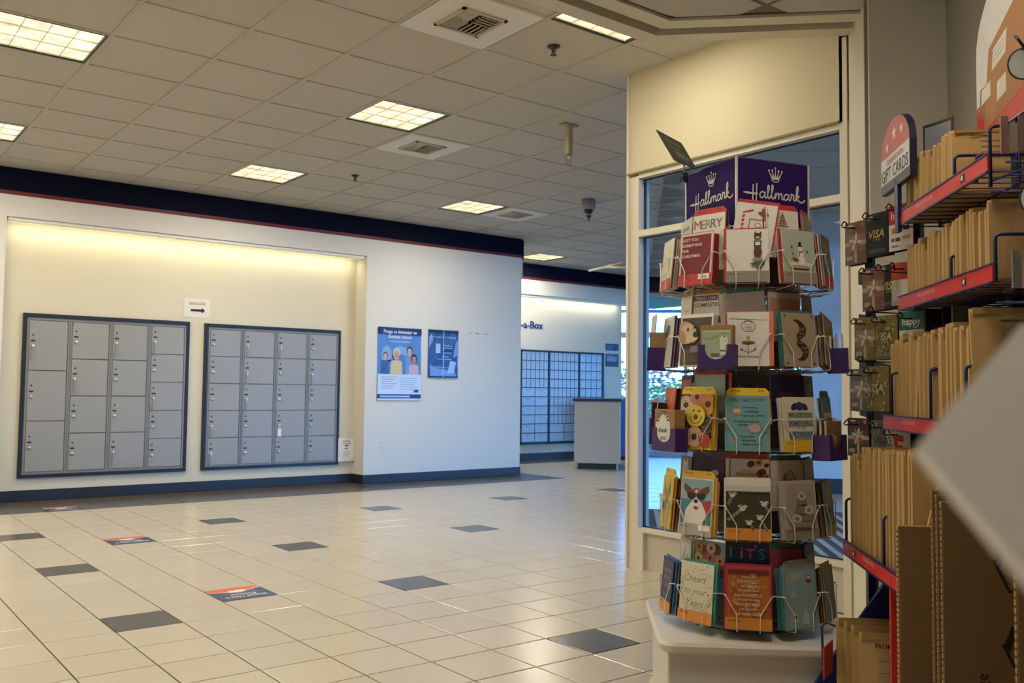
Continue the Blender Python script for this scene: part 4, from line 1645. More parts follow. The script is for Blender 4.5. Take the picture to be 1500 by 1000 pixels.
def a(A):
    A.R(0, 0, 1, 1, '#6d706c')
    A.L([(0.2, 0.8), (0.7, 0.75), (0.3, 0.6), (0.75, 0.5)], 0.05, '#a9aaa2', 4)
    A.L([(0.3, 0.35), (0.8, 0.3)], 0.05, '#a9aaa2')


front(t, 2, '#8d8f8a', 'dark grey christmas card in profile at the right of the top tier', a, ('#c5392f', 'Christmas'), None, ('#d8d3c6', -0.008, 0.0), n=5, cols=('#8f1d1d', '#d9d2c2'))


def a(A):
    for ch, x, c in zip('MERRY', (0.16, 0.34, 0.50, 0.66, 0.83), ('#b5402c', '#6e8a70', '#a98a2c', '#4a6a78', '#a84634')):
        A.text(ch, *A.xy(x, 0.80), 0.20 * A.h, C(c), A.nz(), bold=0.0)
    A.Tx('& bright', 0.5, 0.55, 0.1, '#4a6a78')


rear(t, -1, '#e4dfd0', 'white christmas card reading merry in coloured letters, under a red tab', a, None, ('#c5392f', 'Christmas', 0.020), dx=0.004, dy=0.0)
card(pocketM(-1, TZ[t] + 0.05, 0.215, 0.06, 0, 0.071), 0.02, 0.125, '#d9d4c2', 'pile of white card edges right of the merry card', th=0.012)


def a(A):
    A.L([(0.2, 0.45), (0.2, 0.8), (0.42, 0.86)], 0.06, '#b03a2e')
    for q in range(4):
        A.L([(0.165, 0.48 + q * 0.09), (0.235, 0.51 + q * 0.09)], 0.03, '#ddd8ca')
    A.P([(0.35, 0.45), (0.35, 0.68), (0.8, 0.68), (0.8, 0.45)], '#8a8272')
    A.P([(0.38, 0.48), (0.38, 0.65), (0.77, 0.65), (0.77, 0.48)], '#ddd8ca')
    A.E(0.58, 0.55, 0.08, 0.07, '#8a8272')
    A.E(0.58, 0.55, 0.06, 0.05, '#ddd8ca')
    A.E(0.68, 0.80, 0.14, 0.06, '#4d6a50', -0.2)


rear(t, 0, '#ddd8ca', 'white card with a candy cane cottage, tilted in a red envelope', a, None, None, ('#b8322a', 0.004, 0.012), dx=0.010, dy=0.022, roll=-0.16)


def a(A):
    A.L([(0.1, 0.75), (0.15, 0.9), (0.2, 0.78)], 0.02, '#b8a898', 3)
    for q in range(5):
        A.R(0.5 - 0.13 + 0.022 * q, 0.70 + 0.045 * q, 0.5 + 0.13 - 0.022 * q, 0.73 + 0.045 * q, ('#8a7a6a', '#a0463a')[q % 2])
    A.E(0.5, 0.67, 0.18, 0.02, '#8a7a6a')
    A.E(0.5, 0.94, 0.02, 0.02, '#a0463a')


rear(t, 1, '#dcd7c9', 'white card with a small striped tree, behind the snowman card', a, None, ('#c5392f', 'Christmas', 0.018), ('#b8322a', -0.008, 0.0), dy=0.004, dx=-0.012)
rear(t, 2, '#a29a8a', 'plain grey card in the back row at the right of the top tier', lambda A: A.R(0.1, 0.55, 0.9, 0.62, '#7d7566'), None, ('#c5392f', '', 0.016), ('#d8d3c6', 0.01, 0.006))
rear(t, -2, '#c5bfae', 'plain cream card in the back row at the left of the top tier', lambda A: A.R(0.2, 0.75, 0.8, 0.83, '#7d7566'), None, None, dx=0.012)

# --- tier 4
t = 3


def a(A):
    A.R(0.05, 0.05, 0.95, 0.95, '#c5c8b8')
    A.E(0.5, 0.72, 0.22, 0.16, '#55564c', 0.4)
    A.L([(0.45, 0.6), (0.5, 0.4), (0.46, 0.12)], 0.05, '#6c7558', 4)
    for q in range(4):
        A.L([(0.15, 0.52 - 0.06 * q), (0.6, 0.52 - 0.06 * q)], 0.02, '#7c7a70')


front(t, -2, '#d8d5c8', 'white floral card seen edge-on in the second tier, with purple edges behind', a, None, None, ('#5a2f6a', 0.006, 0.004), n=4, cols=('#d9d2c2', '#6a3f70', '#c79a6a'))


def a(A):
    A.R(0.04, 0.02, 0.96, 0.93, '#4a3a2a')
    A.R(0.04, 0.02, 0.96, 0.34, '#5a4630')
    for q in range(40):
        A.L([(0.06 + 0.86 * RND.random(), 0.03 + 0.28 * RND.random())] * 1 + [(0.06 + 0.86 * RND.random(), 0.05 + 0.28 * RND.random())], 0.006, '#7a6446')
    A.E(0.15, 0.64, 0.34, 0.30, '#b59a74')
    A.E(0.28, 0.62, 0.27, 0.26, '#cbb28c')
    A.E(0.12, 0.56, 0.08, 0.20, '#a98c62', 0.35)
    A.E(0.42, 0.54, 0.17, 0.14, '#d3bd98')
    A.E(0.52, 0.60, 0.09, 0.08, '#221a16')
    A.E(0.27, 0.70, 0.035, 0.04, '#1f1712')
    A.E(0.47, 0.73, 0.03, 0.035, '#1f1712')
    A.L([(0.36, 0.44), (0.48, 0.46), (0.56, 0.50)], 0.02, '#5a3f2a', 3)
    A.P([(0.36, 0.28), (0.42, 0.38), (0.75, 0.40), (0.8, 0.28), (0.5, 0.24)], '#6a5f78')
    for q in range(6):
        A.L([(0.42 + 0.06 * q, 0.27), (0.40 + 0.07 * q, 0.38)], 0.012, '#a69fae')


front(t, -1, '#e3ddcf', 'white bordered photo card of a cream puppy', a, None, None, None, n=2)


def a(A):
    A.L([(0.05, 0.88), (0.95, 0.85)], 0.012, '#5f5a50')
    pts = [(0.5 + 0.17 * math.cos(q * 0.5236), 0.74 + 0.105 * math.sin(q * 0.5236)) for q in range(13)]
    A.L(pts, 0.014, '#5f5a50')
    A.L([(0.4, 0.80), (0.5, 0.84), (0.6, 0.80)], 0.012, '#5f5a50', 3)
    for q in range(4):
        A.L([(0.42, 0.77 - 0.03 * q), (0.58, 0.77 - 0.03 * q)], 0.008, '#7a756a')
    A.E(0.5, 0.53, 0.045, 0.045, '#c0a050')
    A.E(0.5, 0.43, 0.16, 0.035, '#5c4436')
    A.E(0.5, 0.455, 0.13, 0.02, '#9c7a54')
    A.L([(0.5, 0.40), (0.5, 0.2)], 0.014, '#5f5a50')
    A.L([(0.5, 0.25), (0.36, 0.30)], 0.012, '#5f5a50')
    A.L([(0.5, 0.25), (0.64, 0.30)], 0.012, '#5f5a50')
    A.E(0.34, 0.31, 0.03, 0.02, '#5f5a50')
    A.E(0.66, 0.31, 0.03, 0.02, '#5f5a50')
    A.L([(0.2, 0.185), (0.8, 0.175)], 0.016, '#5f5a50')
    for q in range(26):
        A.E(0.08 + 0.84 * RND.random(), 0.22 + 0.6 * RND.random(), 0.008, 0.008, '#8c7f6c', 0, 5)


front(t, 0, '#ded9ca', 'white card with an ink drawing of a plant stand, in a coral envelope', a, None, None, ('#e0805a', 0.012, 0.004), dx=0.002, n=3, cols=('#c8503c',))


def a(A):
    A.R(0, 0, 1, 1, '#a39478')
    for x, y in ((0.06, 0.96), (0.94, 0.96), (0.06, 0.04), (0.94, 0.04)):
        A.P([(x, y), (x + (0.08 if x < .5 else -0.08), y), (x, y + (-0.06 if y > .5 else 0.06))], '#3b3128')
    A.P(smooth_path([(0.30, 0.86), (0.45, 0.88), (0.62, 0.82), (0.72, 0.70), (0.66, 0.58), (0.48, 0.49), (0.42, 0.52), (0.42, 0.60), (0.50, 0.66), (0.50, 0.76), (0.42, 0.83), (0.30, 0.86)], 4), '#3b2a22')
    A.P(smooth_path([(0.38, 0.13), (0.55, 0.11), (0.70, 0.18), (0.76, 0.30), (0.68, 0.41), (0.50, 0.49), (0.42, 0.47), (0.40, 0.40), (0.50, 0.33), (0.56, 0.25), (0.50, 0.17), (0.38, 0.13)], 4), '#3b2a22')
    for x, y, s, h_ in ((0.58, 0.70, 'THE', .045), (0.56, 0.62, 'ONLY', .035), (0.50, 0.55, 'AND', .03), (0.52, 0.44, 'ONE', .035), (0.62, 0.35, 'WILD', .045), (0.66, 0.27, 'GUY', .04), (0.62, 0.20, 'ok', .03)):
        A.Tx(s, x, y, h_, '#a39478', 0.2)


front(t, 1, '#b0a285', 'tan card with a large dark curled moustache, in a teal envelope', a, None, None, ('#2f7a72', -0.008, 0.008), n=3, cols=('#5f7f7a',))


def a(A):
    A.R(0, 0, 1, 1, '#98876a')
    A.E(0.72, 0.70, 0.14, 0.16, '#a0603a')
    A.L([(0.72, 0.55), (0.5, 0.3)], 0.015, '#5a4a3a')
    A.E(0.5, 0.28, 0.16, 0.10, '#3a3028')
    A.E(0.36, 0.36, 0.08, 0.07, '#3a3028')


front(t, 2, '#a79678', 'tan card with a balloon, leaning out of its pocket in the second tier', a, None, None, ('#6b5a44', -0.006, 0.006), roll=-0.16, n=4, cols=('#7a6a52', '#b0a48c'), dx=0.01)


def a(A):
    A.R(0.02, 0.86, 0.98, 0.97, '#6a3a52')
    A.Tx("TODAY'S YOUR DAY", 0.5, 0.915, 0.065, '#e0d2c8', 0.86)
    A.Tx('COMPLETELY', 0.5, 0.775, 0.085, '#4a3a22', 0.86)
    A.R(0.02, 0.38, 0.98, 0.52, '#6a3a52')


rear(t, -1, '#ddd6c2', 'white card with plum bands of lettering, above the puppy card', a, None, ('#c98a2a', 'Birthday', 0.022), None, dx=0.004)
rear(t, -2, '#d9d2c0', 'white card with an orange foot in the back row, left of the second tier', lambda A: (A.Tx('sweet', 0.6, 0.7, 0.08, '#8a9a6a', 0.6), A.R(0, 0.3, 1, 0.52, '#d08438')), None, ('#b5a034', 'Birthday', 0.026), None, dx=0.012)
rear(t, 0, '#d5cfc0', 'plain blank white envelope tilted in the back row behind the ink drawing', None, None, ('#4f9a92', 'Birthday', 0.012), None, roll=0.07, dx=-0.006, w_=0.135)


def a(A):
    A.R(0.06, 0.1, 0.94, 0.88, '#9a8578')
    A.Tx('HAPPY', 0.5, 0.73, 0.17, '#d8705a', 0.8)
    A.Tx('BIRTHDAY', 0.5, 0.38, 0.12, '#d8705a', 0.8)


rear(t, 1, '#b9ab9c', 'mauve card with happy in coral letters, above the moustache card', a, None, ('#6f6656', '', 0.010), None, dx=-0.006)


def a(A):
    A.R(0, 0, 1, 1, '#7a6848')
    A.P([(0.2, 0.3), (0.6, 0.9), (0.8, 0.6), (0.5, 0.3)], '#5a3f2a')
    A.E(0.6, 0.8, 0.1, 0.1, '#94723c')


rear(t, 2, '#8a7752', 'brown autumn toned card in the back row, right of the second tier', a, None, None, None, dx=-0.01)

# --- tier 3
t = 2


def a(A):
    A.R(0, 0, 1, 1, '#c0562a')
    for q in range(16):
        A.L([(RND.random(), RND.random()), (RND.random(), RND.random())], 0.03, ('#d8842e', '#a03a22', '#e0a04a')[q % 3])


front(t, -2, '#c0562a', 'orange and red patterned card in the middle tier, behind the thank-you box', a, None, None, None, h=0.19, n=4, cols=('#2a2622', '#8a3a22'), dx=0.012)


def a(A):
    A.R(0, 0, 1, 1, '#3a1e16')

    def donut(x, y, r, c, rot=0.0, hole='#3a1e16'):
        A.E(x, y, r, r, '#b8803c')
        A.E(x, y, r * 0.93, r * 0.90, c)
        A.E(x, y, r * 0.32, r * 0.30, hole)
    donut(0.16, 0.80, 0.25, '#d9c2ae')
    for q in range(4):
        A.L([(0.02, 0.76 + 0.05 * q), (0.3, 0.80 + 0.05 * q)], 0.012, '#7a3f2e')
    donut(0.50, 0.95, 0.22, '#c9806a')
    donut(0.85, 0.82, 0.28, '#d08a34')
    donut(0.12, 0.48, 0.20, '#4a3228')
    donut(0.88, 0.46, 0.22, '#46382e')
    for q in range(40):
        x0 = (0.12, 0.88)[q % 2]
        A.E(x0 + 0.16 * (RND.random() - .5) * 2, 0.47 + 0.12 * (RND.random() - .5) * 2, 0.014, 0.006, '#cfc4b4', RND.random() * 3, 5)
    A.E(0.53, 0.60, 0.29, 0.29, '#d8b22a')
    A.E(0.53, 0.60, 0.27, 0.27, '#e6c636')
    A.E(0.53, 0.58, 0.07, 0.07, '#6a4a18')
    A.E(0.46, 0.70, 0.03, 0.03, '#2a2018')
    A.E(0.63, 0.69, 0.03, 0.03, '#2a2018')
    A.L([(0.36, 0.60), (0.42, 0.50), (0.55, 0.46), (0.68, 0.52), (0.71, 0.60)], 0.02, '#5a3f18', 4)
    donut(0.52, 0.22, 0.27, '#caa27c')
    for q in range(5):
        A.L([(0.3 + 0.09 * q, 0.14), (0.28 + 0.1 * q, 0.30)], 0.014, '#5a3020')
    A.E(0.86, 0.16, 0.18, 0.18, '#a83a34')


front(t, -1, '#d8ae2a', 'card photographed full of doughnuts, one a yellow smiling face', a, ('#e0b42a', 'Birthday', ''), ('#e8c02c', 'Birthday', 0.024), ('#d8ae2a', 0.006, 0.004), h=0.168, n=4, cols=('#e0b42a', '#c9b070'))


def a(A):
    A.R(0, 0, 1, 1, '#6a9a9c')
    I = '#1f3436'
    A.Tx('REALLY BAD POETRY', 0.5, 0.925, 0.058, I, 0.84)
    for s, x, y in (('Something', 0.55, 0.79), ('something', 0.58, 0.72), ('cake and candles', 0.64, 0.645), ('Something something', 0.46, 0.54), ('possum', 0.38, 0.48), ('Something', 0.48, 0.27), ('something', 0.52, 0.20), ('happy birthday', 0.60, 0.13)):
        A.Tx(s, x, y, 0.042, I, 0.6, 0.25)
    A.R(0.15, 0.66, 0.33, 0.74, '#c98a5a')
    A.R(0.16, 0.70, 0.32, 0.76, '#d8b29a')
    A.E(0.24, 0.80, 0.03, 0.05, '#c96a3a')
    A.E(0.66, 0.41, 0.15, 0.105, '#b59a94')
    A.P([(0.53, 0.45), (0.46, 0.41), (0.53, 0.385)], '#b59a94')
    A.L([(0.6, 0.345), (0.6, 0.31)], 0.015, '#5a4a4a')
    A.L([(0.74, 0.345), (0.74, 0.31)], 0.015, '#5a4a4a')
    A.L([(0.8, 0.42), (0.92, 0.33), (0.97, 0.34)], 0.012, '#5a4a4a', 3)
    A.P([(0.16, 0.14), (0.25, 0.17), (0.15, 0.26)], '#c9744a')


front(t, 0, '#6a9a9c', 'teal verse card with small cake, possum and party hat drawings', a, None, ('#e8c02c', 'Birthday', 0.024), None, h=0.165, n=4, cols=('#7aa2a4', '#c9b070'))


def a(A):
    I = '#2a3a3e'
    A.E(0.36, 0.82, 0.12, 0.08, '#26305a', 0.6)
    A.E(0.66, 0.82, 0.12, 0.08, '#26305a', -0.6)
    A.E(0.51, 0.83, 0.11, 0.11, '#2e3a68')
    for y0, y1, s, h_ in ((0.62, 0.72, 'WE GOT YOU', .075), (0.46, 0.57, 'SOMETHING', .085), (0.40, 0.45, 'FOR YOUR', .03), (0.26, 0.37, 'BIRTHDAY', .09)):
        if h_ > .05:
            A.R(0.14, y0, 0.90, y1, '#8a9a98')
        A.Tx(s, 0.52, (y0 + y1) / 2, h_, I, 0.72)
    A.R(0.14, 0.20, 0.90, 0.25, '#8a9a98')


front(t, 1, '#d6cfb6', 'cream card with a navy bow and a long block-letter birthday line', a, ('#e0b42a', 'Birthday'), None, None, n=4, cols=('#d6cfb6', '#b8ab8a'))
front(t, 2, '#5a8a80', 'teal card half hidden behind the bagged cards box in the middle tier', lambda A: A.R(0.1, 0.6, 0.9, 0.7, '#c9c2ae'), None, ('#2f6a60', '', 0.02), None, n=1)
rear(t, -1, '#a5b2a2', 'plain pale green card over the doughnut card, under a red tab', lambda A: A.R(0.05, 0.05, 0.95, 0.1, '#d9d2c2'), None, ('#a83238', 'Birthday Humor', 0.026), ('#c8403c', 0.018, 0.006), dx=0.004)


def a(A):
    A.R(0, 0, 1, 1, '#2b2622')
    for q in range(5):
        A.P([(0.04 + q * 0.2, 0.70), (0.13 + q * 0.2, 0.84), (0.22 + q * 0.2, 0.70)], ('#1a1a22', '#7a2f26')[q % 2])
        A.E(0.13 + q * 0.2, 0.66, 0.04, 0.03, '#4a3a30')


rear(t, 0, '#2b2622', 'black card with a row of small dark red pennants, above the teal verse card', a, None, ('#4a463e', '', 0.016), None, w_=0.128)


def a(A):
    A.R(0, 0, 1, 1, '#1c2150')
    A.L([(0.1, 0.45), (0.28, 0.62), (0.72, 0.62), (0.9, 0.45)], 0.05, '#8a2a2e')


rear(t, 1, '#c9c2b0', 'navy card with a plain red outline, above the cream birthday card', a, None, ('#6f6656', '', 0.014), ('#c9c2b0', -0.006, 0.008))
rear(t, 2, '#3a342a', 'dark brown card in the back row at the right of the middle tier', lambda A: (A.R(0.1, 0.2, 0.9, 0.8, '#5a5038'), A.R(0.3, 0.5, 0.7, 0.8, '#7a6c4a')), None, None, ('#1c1a18', -0.012, 0.0))
rear(t, -2, '#35302a', 'black edged card in the back row at the left of the middle tier', lambda A: A.R(0.1, 0.1, 0.9, 0.9, '#c0562a'), None, None, None, dx=0.016)

# --- tier 2
t = 1


def dogface(A, x, y, s, base, dark):
    A.E(x, y, 0.20 * s, 0.22 * s, base)
    A.P([(x - 0.20 * s, y + 0.12 * s), (x - 0.27 * s, y + 0.34 * s), (x - 0.06 * s, y + 0.18 * s)], dark)
    A.P([(x + 0.20 * s, y + 0.12 * s), (x + 0.27 * s, y + 0.34 * s), (x + 0.06 * s, y + 0.18 * s)], dark)


def a(A):
    A.R(0, 0, 1, 1, '#c9b42e')
    A.E(0.5, 0.22, 0.26, 0.36, '#a8845a')
    A.P([(0.22, 0.62), (0.16, 0.92), (0.40, 0.72)], '#8a6a4a')
    A.P([(0.52, 0.70), (0.72, 0.98), (0.80, 0.66)], '#6a5a78')
    A.E(0.48, 0.60, 0.20, 0.20, '#a8845a')
    A.E(0.47, 0.52, 0.07, 0.06, '#3a2a20')
    A.E(0.40, 0.64, 0.035, 0.035, '#201814')
    A.E(0.56, 0.64, 0.035, 0.035, '#201814')
    A.E(0.25, 0.42, 0.10, 0.13, '#4a4456')
    A.E(0.76, 0.44, 0.10, 0.13, '#8a9a2e')


front(t, -2, '#d0bc3a', 'yellow card of a small dog in a party hat, left side of the fourth tier', a, None, ('#d9b838', 'Birthday', 0.026), ('#d07a34', 0.010, 0.006), n=5, cols=('#d07a34', '#7a8a84', '#c9b070'))


def a(A):
    A.R(0.03, 0.0, 0.97, 0.97, '#3f7f8a')
    A.R(0.03, 0.62, 0.97, 0.97, '#8aa6a8')
    A.P([(0.6, 0.2), (0.97, 0.42), (0.97, 0.62), (0.70, 0.58)], '#b03030')
    A.P([(0.70, 0.0), (0.97, 0.0), (0.97, 0.30), (0.80, 0.22)], '#3f8a5a')
    A.P([(0.15, 0.16), (0.18, 0.42), (0.36, 0.58), (0.66, 0.58), (0.80, 0.42), (0.86, 0.14)], '#ddd4c6')
    A.E(0.78, 0.24, 0.05, 0.07, '#7a4a2e')
    A.E(0.50, 0.68, 0.19, 0.20, '#8a5230')
    A.P([(0.36, 0.80), (0.12, 0.90), (0.10, 0.80), (0.22, 0.70), (0.34, 0.70)], '#6a3820')
    A.P([(0.62, 0.80), (0.86, 0.88), (0.90, 0.78), (0.78, 0.70), (0.66, 0.70)], '#6a3820')
    A.E(0.50, 0.66, 0.075, 0.19, '#e0d8ca')
    A.E(0.50, 0.56, 0.13, 0.11, '#e0d8ca')
    A.E(0.36, 0.69, 0.14, 0.105, '#1a1214')
    A.E(0.64, 0.69, 0.14, 0.105, '#1a1214')
    A.L([(0.24, 0.76), (0.5, 0.73), (0.76, 0.76)], 0.03, '#8a3a22', 3)
    A.E(0.50, 0.59, 0.065, 0.05, '#17120f')
    A.E(0.50, 0.475, 0.07, 0.04, '#8a2f2c')


front(t, -1, '#d9cfa8', 'card with a brown and white dog wearing sunglasses, fourth tier', a, ('#a8a293', 'Birthday', ''), ('#e2ae2c', 'Birthday', 0.022), ('#d89a2a', 0.008, 0.006), h=0.172, n=4, cols=('#d07a34', '#d9b060'))


def gir(A, x, y, dx, dy, s):
    A.L([(x, y), (x + dx, y + dy)], 0.06 * s, '#9a917a')
    for q in range(6):
        u = q / 5
        A.E(x + dx * (0.15 + 0.85 * u), y + dy * (0.15 + 0.85 * u), 0.02 * s, 0.012 * s, '#4a402a', 0.6)
    A.E(x, y, 0.07 * s, 0.055 * s, '#cfc6b0', 0.4)
    A.E(x - 0.07 * s, y + 0.035 * s, 0.04 * s, 0.016 * s, '#cfc6b0', 0.5)
    A.E(x + 0.07 * s, y + 0.035 * s, 0.04 * s, 0.016 * s, '#cfc6b0', -0.5)
    A.L([(x - 0.02, y + 0.02), (x - 0.03, y + 0.06 * s)], 0.012, '#8a8070')
    A.L([(x + 0.02, y + 0.02), (x + 0.03, y + 0.06 * s)], 0.012, '#8a8070')


def a(A):
    A.R(0.0, 0.0, 1, 0.77, '#3d3521')
    gir(A, 0.15, 0.71, -0.1, -0.16, 1)
    gir(A, 0.38, 0.50, -0.34, -0.20, 1.1)
    gir(A, 0.86, 0.58, 0.12, -0.14, 1)
    gir(A, 0.76, 0.36, 0.16, -0.2, 0.9)
    gir(A, 0.52, 0.27, 0.1, -0.1, 0.9)
    A.R(0, 0.80, 1, 0.86, '#c9c2b2')


front(t, 0, '#ded8c8', 'olive card of little giraffes folded under a white envelope', a, ('#d88a34', 'Encourage'), None, None, h=0.182, w_=0.128, n=4, cols=('#ded8c8', '#c9c2b2'))


def a(A):
    A.R(0.08, 0.10, 0.94, 0.96, '#a59d8d')
    D, Lc = '#7f7768', '#c4bcab'
    for q in range(60):
        A.E(0.12 + 0.78 * RND.random(), 0.66 + 0.27 * RND.random(), 0.018, 0.012, (D, Lc)[q % 2], RND.random() * 3, 6)
    A.R(0.36, 0.60, 0.66, 0.70, D)
    A.E(0.51, 0.74, 0.13, 0.10, Lc)
    A.E(0.51, 0.74, 0.06, 0.05, D)
    A.R(0.30, 0.44, 0.62, 0.57, D)
    A.E(0.70, 0.50, 0.14, 0.11, Lc)
    A.E(0.70, 0.50, 0.06, 0.05, D)
    A.E(0.32, 0.36, 0.15, 0.11, Lc)
    A.E(0.32, 0.36, 0.07, 0.05, D)
    A.R(0.46, 0.32, 0.84, 0.42, D)
    A.R(0.22, 0.22, 0.86, 0.30, D)
    for q in range(8):
        A.L([(0.26 + q * 0.075, 0.22), (0.26 + q * 0.075, 0.30)], 0.012, Lc)


front(t, 1, '#b5ad9c', 'embossed off-white card with a tiered cake in relief, fourth tier', a, ('#8d8779', 'Birthday'), None, ('#b5ad9c', -0.008, 0.002), h=0.172, n=4, cols=('#b5ad9c', '#9a927f'))


def a(A):
    A.R(0, 0, 1, 1, '#8ab0ae')
    A.R(0.26, 0.60, 0.80, 0.82, '#c9bea0')
    A.Tx('YAY', 0.53, 0.71, 0.11, '#4a4236', 0.4)
    A.E(0.52, 0.45, 0.13, 0.10, '#a85a3a')
    A.P([(0.44, 0.40), (0.60, 0.40), (0.52, 0.18)], '#c09a5a')
    A.L([(0.1, 0.5), (0.25, 0.2)], 0.03, '#4a5a5a')
    A.L([(0.9, 0.5), (0.75, 0.2)], 0.03, '#4a5a5a')


front(t, 2, '#8ab0ae', 'pale teal celebration card seen at an angle, right of the fourth tier', a, ('#d0aa2c', 'Birthday'), None, ('#7a5a3a', -0.010, 0.006), n=4, cols=('#8a6a3c', '#b5a276', '#6a3a34', '#a89468'))
rear(t, -1, '#32233e', 'dark plum card above the sunglasses dog, under a mauve tab', lambda A: (A.E(0.75, 0.72, 0.09, 0.07, '#cfc9c0'), A.E(0.66, 0.72, 0.05, 0.06, '#cfc9c0'), A.Tx('happy', 0.35, 0.68, 0.10, '#cfc9c0', 0.4)), None, ('#5a4456', 'Thank You', 0.032), ('#8a7f6a', 0.016, 0.008))


def a(A):
    A.E(0.48, 0.55, 0.34, 0.28, '#d3c19c')
    A.Tx('Some people', 0.48, 0.70, 0.07, '#6a4a2a', 0.5, 0.25)
    A.Tx('make the world better', 0.48, 0.60, 0.06, '#6a4a2a', 0.6, 0.25)
    for x, y, c, r in ((0.58, 0.90, '#8c3420', 0.10), (0.76, 0.93, '#c9a030', 0.10), (0.82, 0.72, '#9a2a24', 0.12), (0.94, 0.66, '#c9a030', 0.07), (0.94, 0.88, '#4a2a34', 0.06), (0.88, 0.56, '#2a2a2e', 0.05)):
        A.E(x, y, r, r * 0.8, c, 0.5)
        A.E(x, y, r * 0.4, r * 0.35, '#5a1f18')


rear(t, 0, '#ded8c8', 'white card with autumn flowers in its corner, under a red tab', a, None, ('#b5443a', 'Encouragement', 0.026), None, w_=0.128, dy=0.004)
rear(t, 1, '#cdc5b4', 'white card with a faint script flourish, above the embossed cake card', lambda A: (A.L([(0.3, 0.55), (0.45, 0.75), (0.4, 0.6), (0.6, 0.8), (0.75, 0.6)], 0.02, '#7a6f68', 4), A.Tx('love', 0.55, 0.6, 0.12, '#8a4a44', 0.4, 0.3)), None, ('#35665e', '', 0.016), ('#2f5a52', -0.010, 0.008))
rear(t, 2, '#9aa096', 'plain grey-green card in the back row, right of the fourth tier', lambda A: A.R(0.1, 0.3, 0.9, 0.6, '#868c80'), None, None, ('#3a3a34', -0.012, 0.006))
rear(t, -2, '#6a5f4a', 'card with a white animal, back row at the left of the fourth tier', lambda A: (A.E(0.5, 0.72, 0.3, 0.2, '#b5aea2'), A.E(0.35, 0.85, 0.08, 0.12, '#b5aea2'), A.E(0.65, 0.85, 0.08, 0.12, '#b5aea2')), None, None, None, dx=0.010)

# --- tier 1 (bottom)
t = 0


def a(A):
    A.R(0, 0, 1, 1, '#2a3558')
    for q, s in enumerate(('THINK', 'THAT', 'MEANS')):
        A.R(0.2, 0.72 - 0.14 * q, 0.8, 0.81 - 0.14 * q, '#7a6a5c')
        A.Tx(s, 0.5, 0.765 - 0.14 * q, 0.07, '#2a3558', 0.5)
    A.Tx('YOU', 0.52, 0.27, 0.16, '#4f86a0', 0.7)
    for q in range(14):
        A.L([(0.05 + 0.07 * q, 0.86), (0.05 + 0.07 * q, 0.96)], 0.016, '#56648a')


front(t, -2, '#2a3558', 'navy lettered card with bright blue cards behind it, bottom tier left', a, ('#d88a34', 'Graduation'), None, ('#2f6aa0', 0.010, 0.008), n=5, cols=('#2f6aa0', '#c9c2b0', '#3a74a8', '#57503f'))


def a(A):
    for q in range(90):
        x, y = RND.random(), RND.random()
        if 0.14 < x < 0.86 and 0.14 < y < 0.82 and q % 9:
            x = x * 0.16 if x < .5 else 1 - (1 - x) * 0.16
        A.E(0.02 + 0.96 * x, 0.20 + 0.77 * y, 0.012, 0.012, '#4a463c', 0, 6)
    I = '#8a8468'
    A.Tx('Cheers', 0.50, 0.74, 0.12, I, 0.66, 0.3)
    A.Tx('to your', 0.52, 0.53, 0.11, I, 0.66, 0.3)
    A.Tx('Years', 0.52, 0.33, 0.12, I, 0.6, 0.3)
    A.L([(0.2, 0.62), (0.15, 0.75), (0.25, 0.84), (0.32, 0.78)], 0.012, I, 4)
    A.L([(0.72, 0.82), (0.85, 0.84), (0.86, 0.76), (0.78, 0.76)], 0.012, I, 4)
    A.L([(0.2, 0.30), (0.28, 0.22), (0.4, 0.26)], 0.012, I, 4)
    A.L([(0.55, 0.22), (0.7, 0.25), (0.82, 0.20)], 0.012, I, 4)


front(t, -1, '#d9d1b4', 'cream speckled card with curly script lettering, bottom tier', a, ('#d88a34', 'Birthday'), None, ('#3f8a7c', 0.008, 0.008), h=0.176, n=4, cols=('#d9d1b4', '#3f8a7c'))


def a(A):
    A.R(0.05, 0.0, 0.95, 0.90, '#b0641e')
    for q in range(30):
        A.E(0.12 + 0.76 * RND.random(), 0.2 + 0.66 * RND.random(), 0.07 + 0.06 * RND.random(), 0.05, ('#b8742a', '#a4521e', '#c08a3c', '#a8503a')[q % 4], RND.random() * 3, 9)
    A.R(0.05, 0.88, 0.95, 0.94, '#6a1f26')
    I = '#e2cfa8'
    for s, y, h_, w_ in (('I wrote the', 0.83, .035, .3), ('STRONGEST', 0.755, .06, .5), ('WOMEN', 0.685, .055, .32), ('and always found', 0.62, .035, .6), ('how POWERFUL', 0.54, .05, .62), ('they can be when', 0.475, .035, .6), ('MOUNTAINS', 0.395, .05, .52), ('rise around us', 0.325, .035, .6), ('to really LIVE', 0.25, .05, .6)):
        A.Tx(s, 0.5, y, h_, I, w_)


front(t, 0, '#b8443e', 'orange and rose watercolour card with cream lettering, bottom tier front', a, ('#d4842c', 'Encourage'), None, ('#b02f44', 0.0, 0.006), h=0.182, w_=0.130, n=4, cols=('#b02f44', '#8a2f3a'))


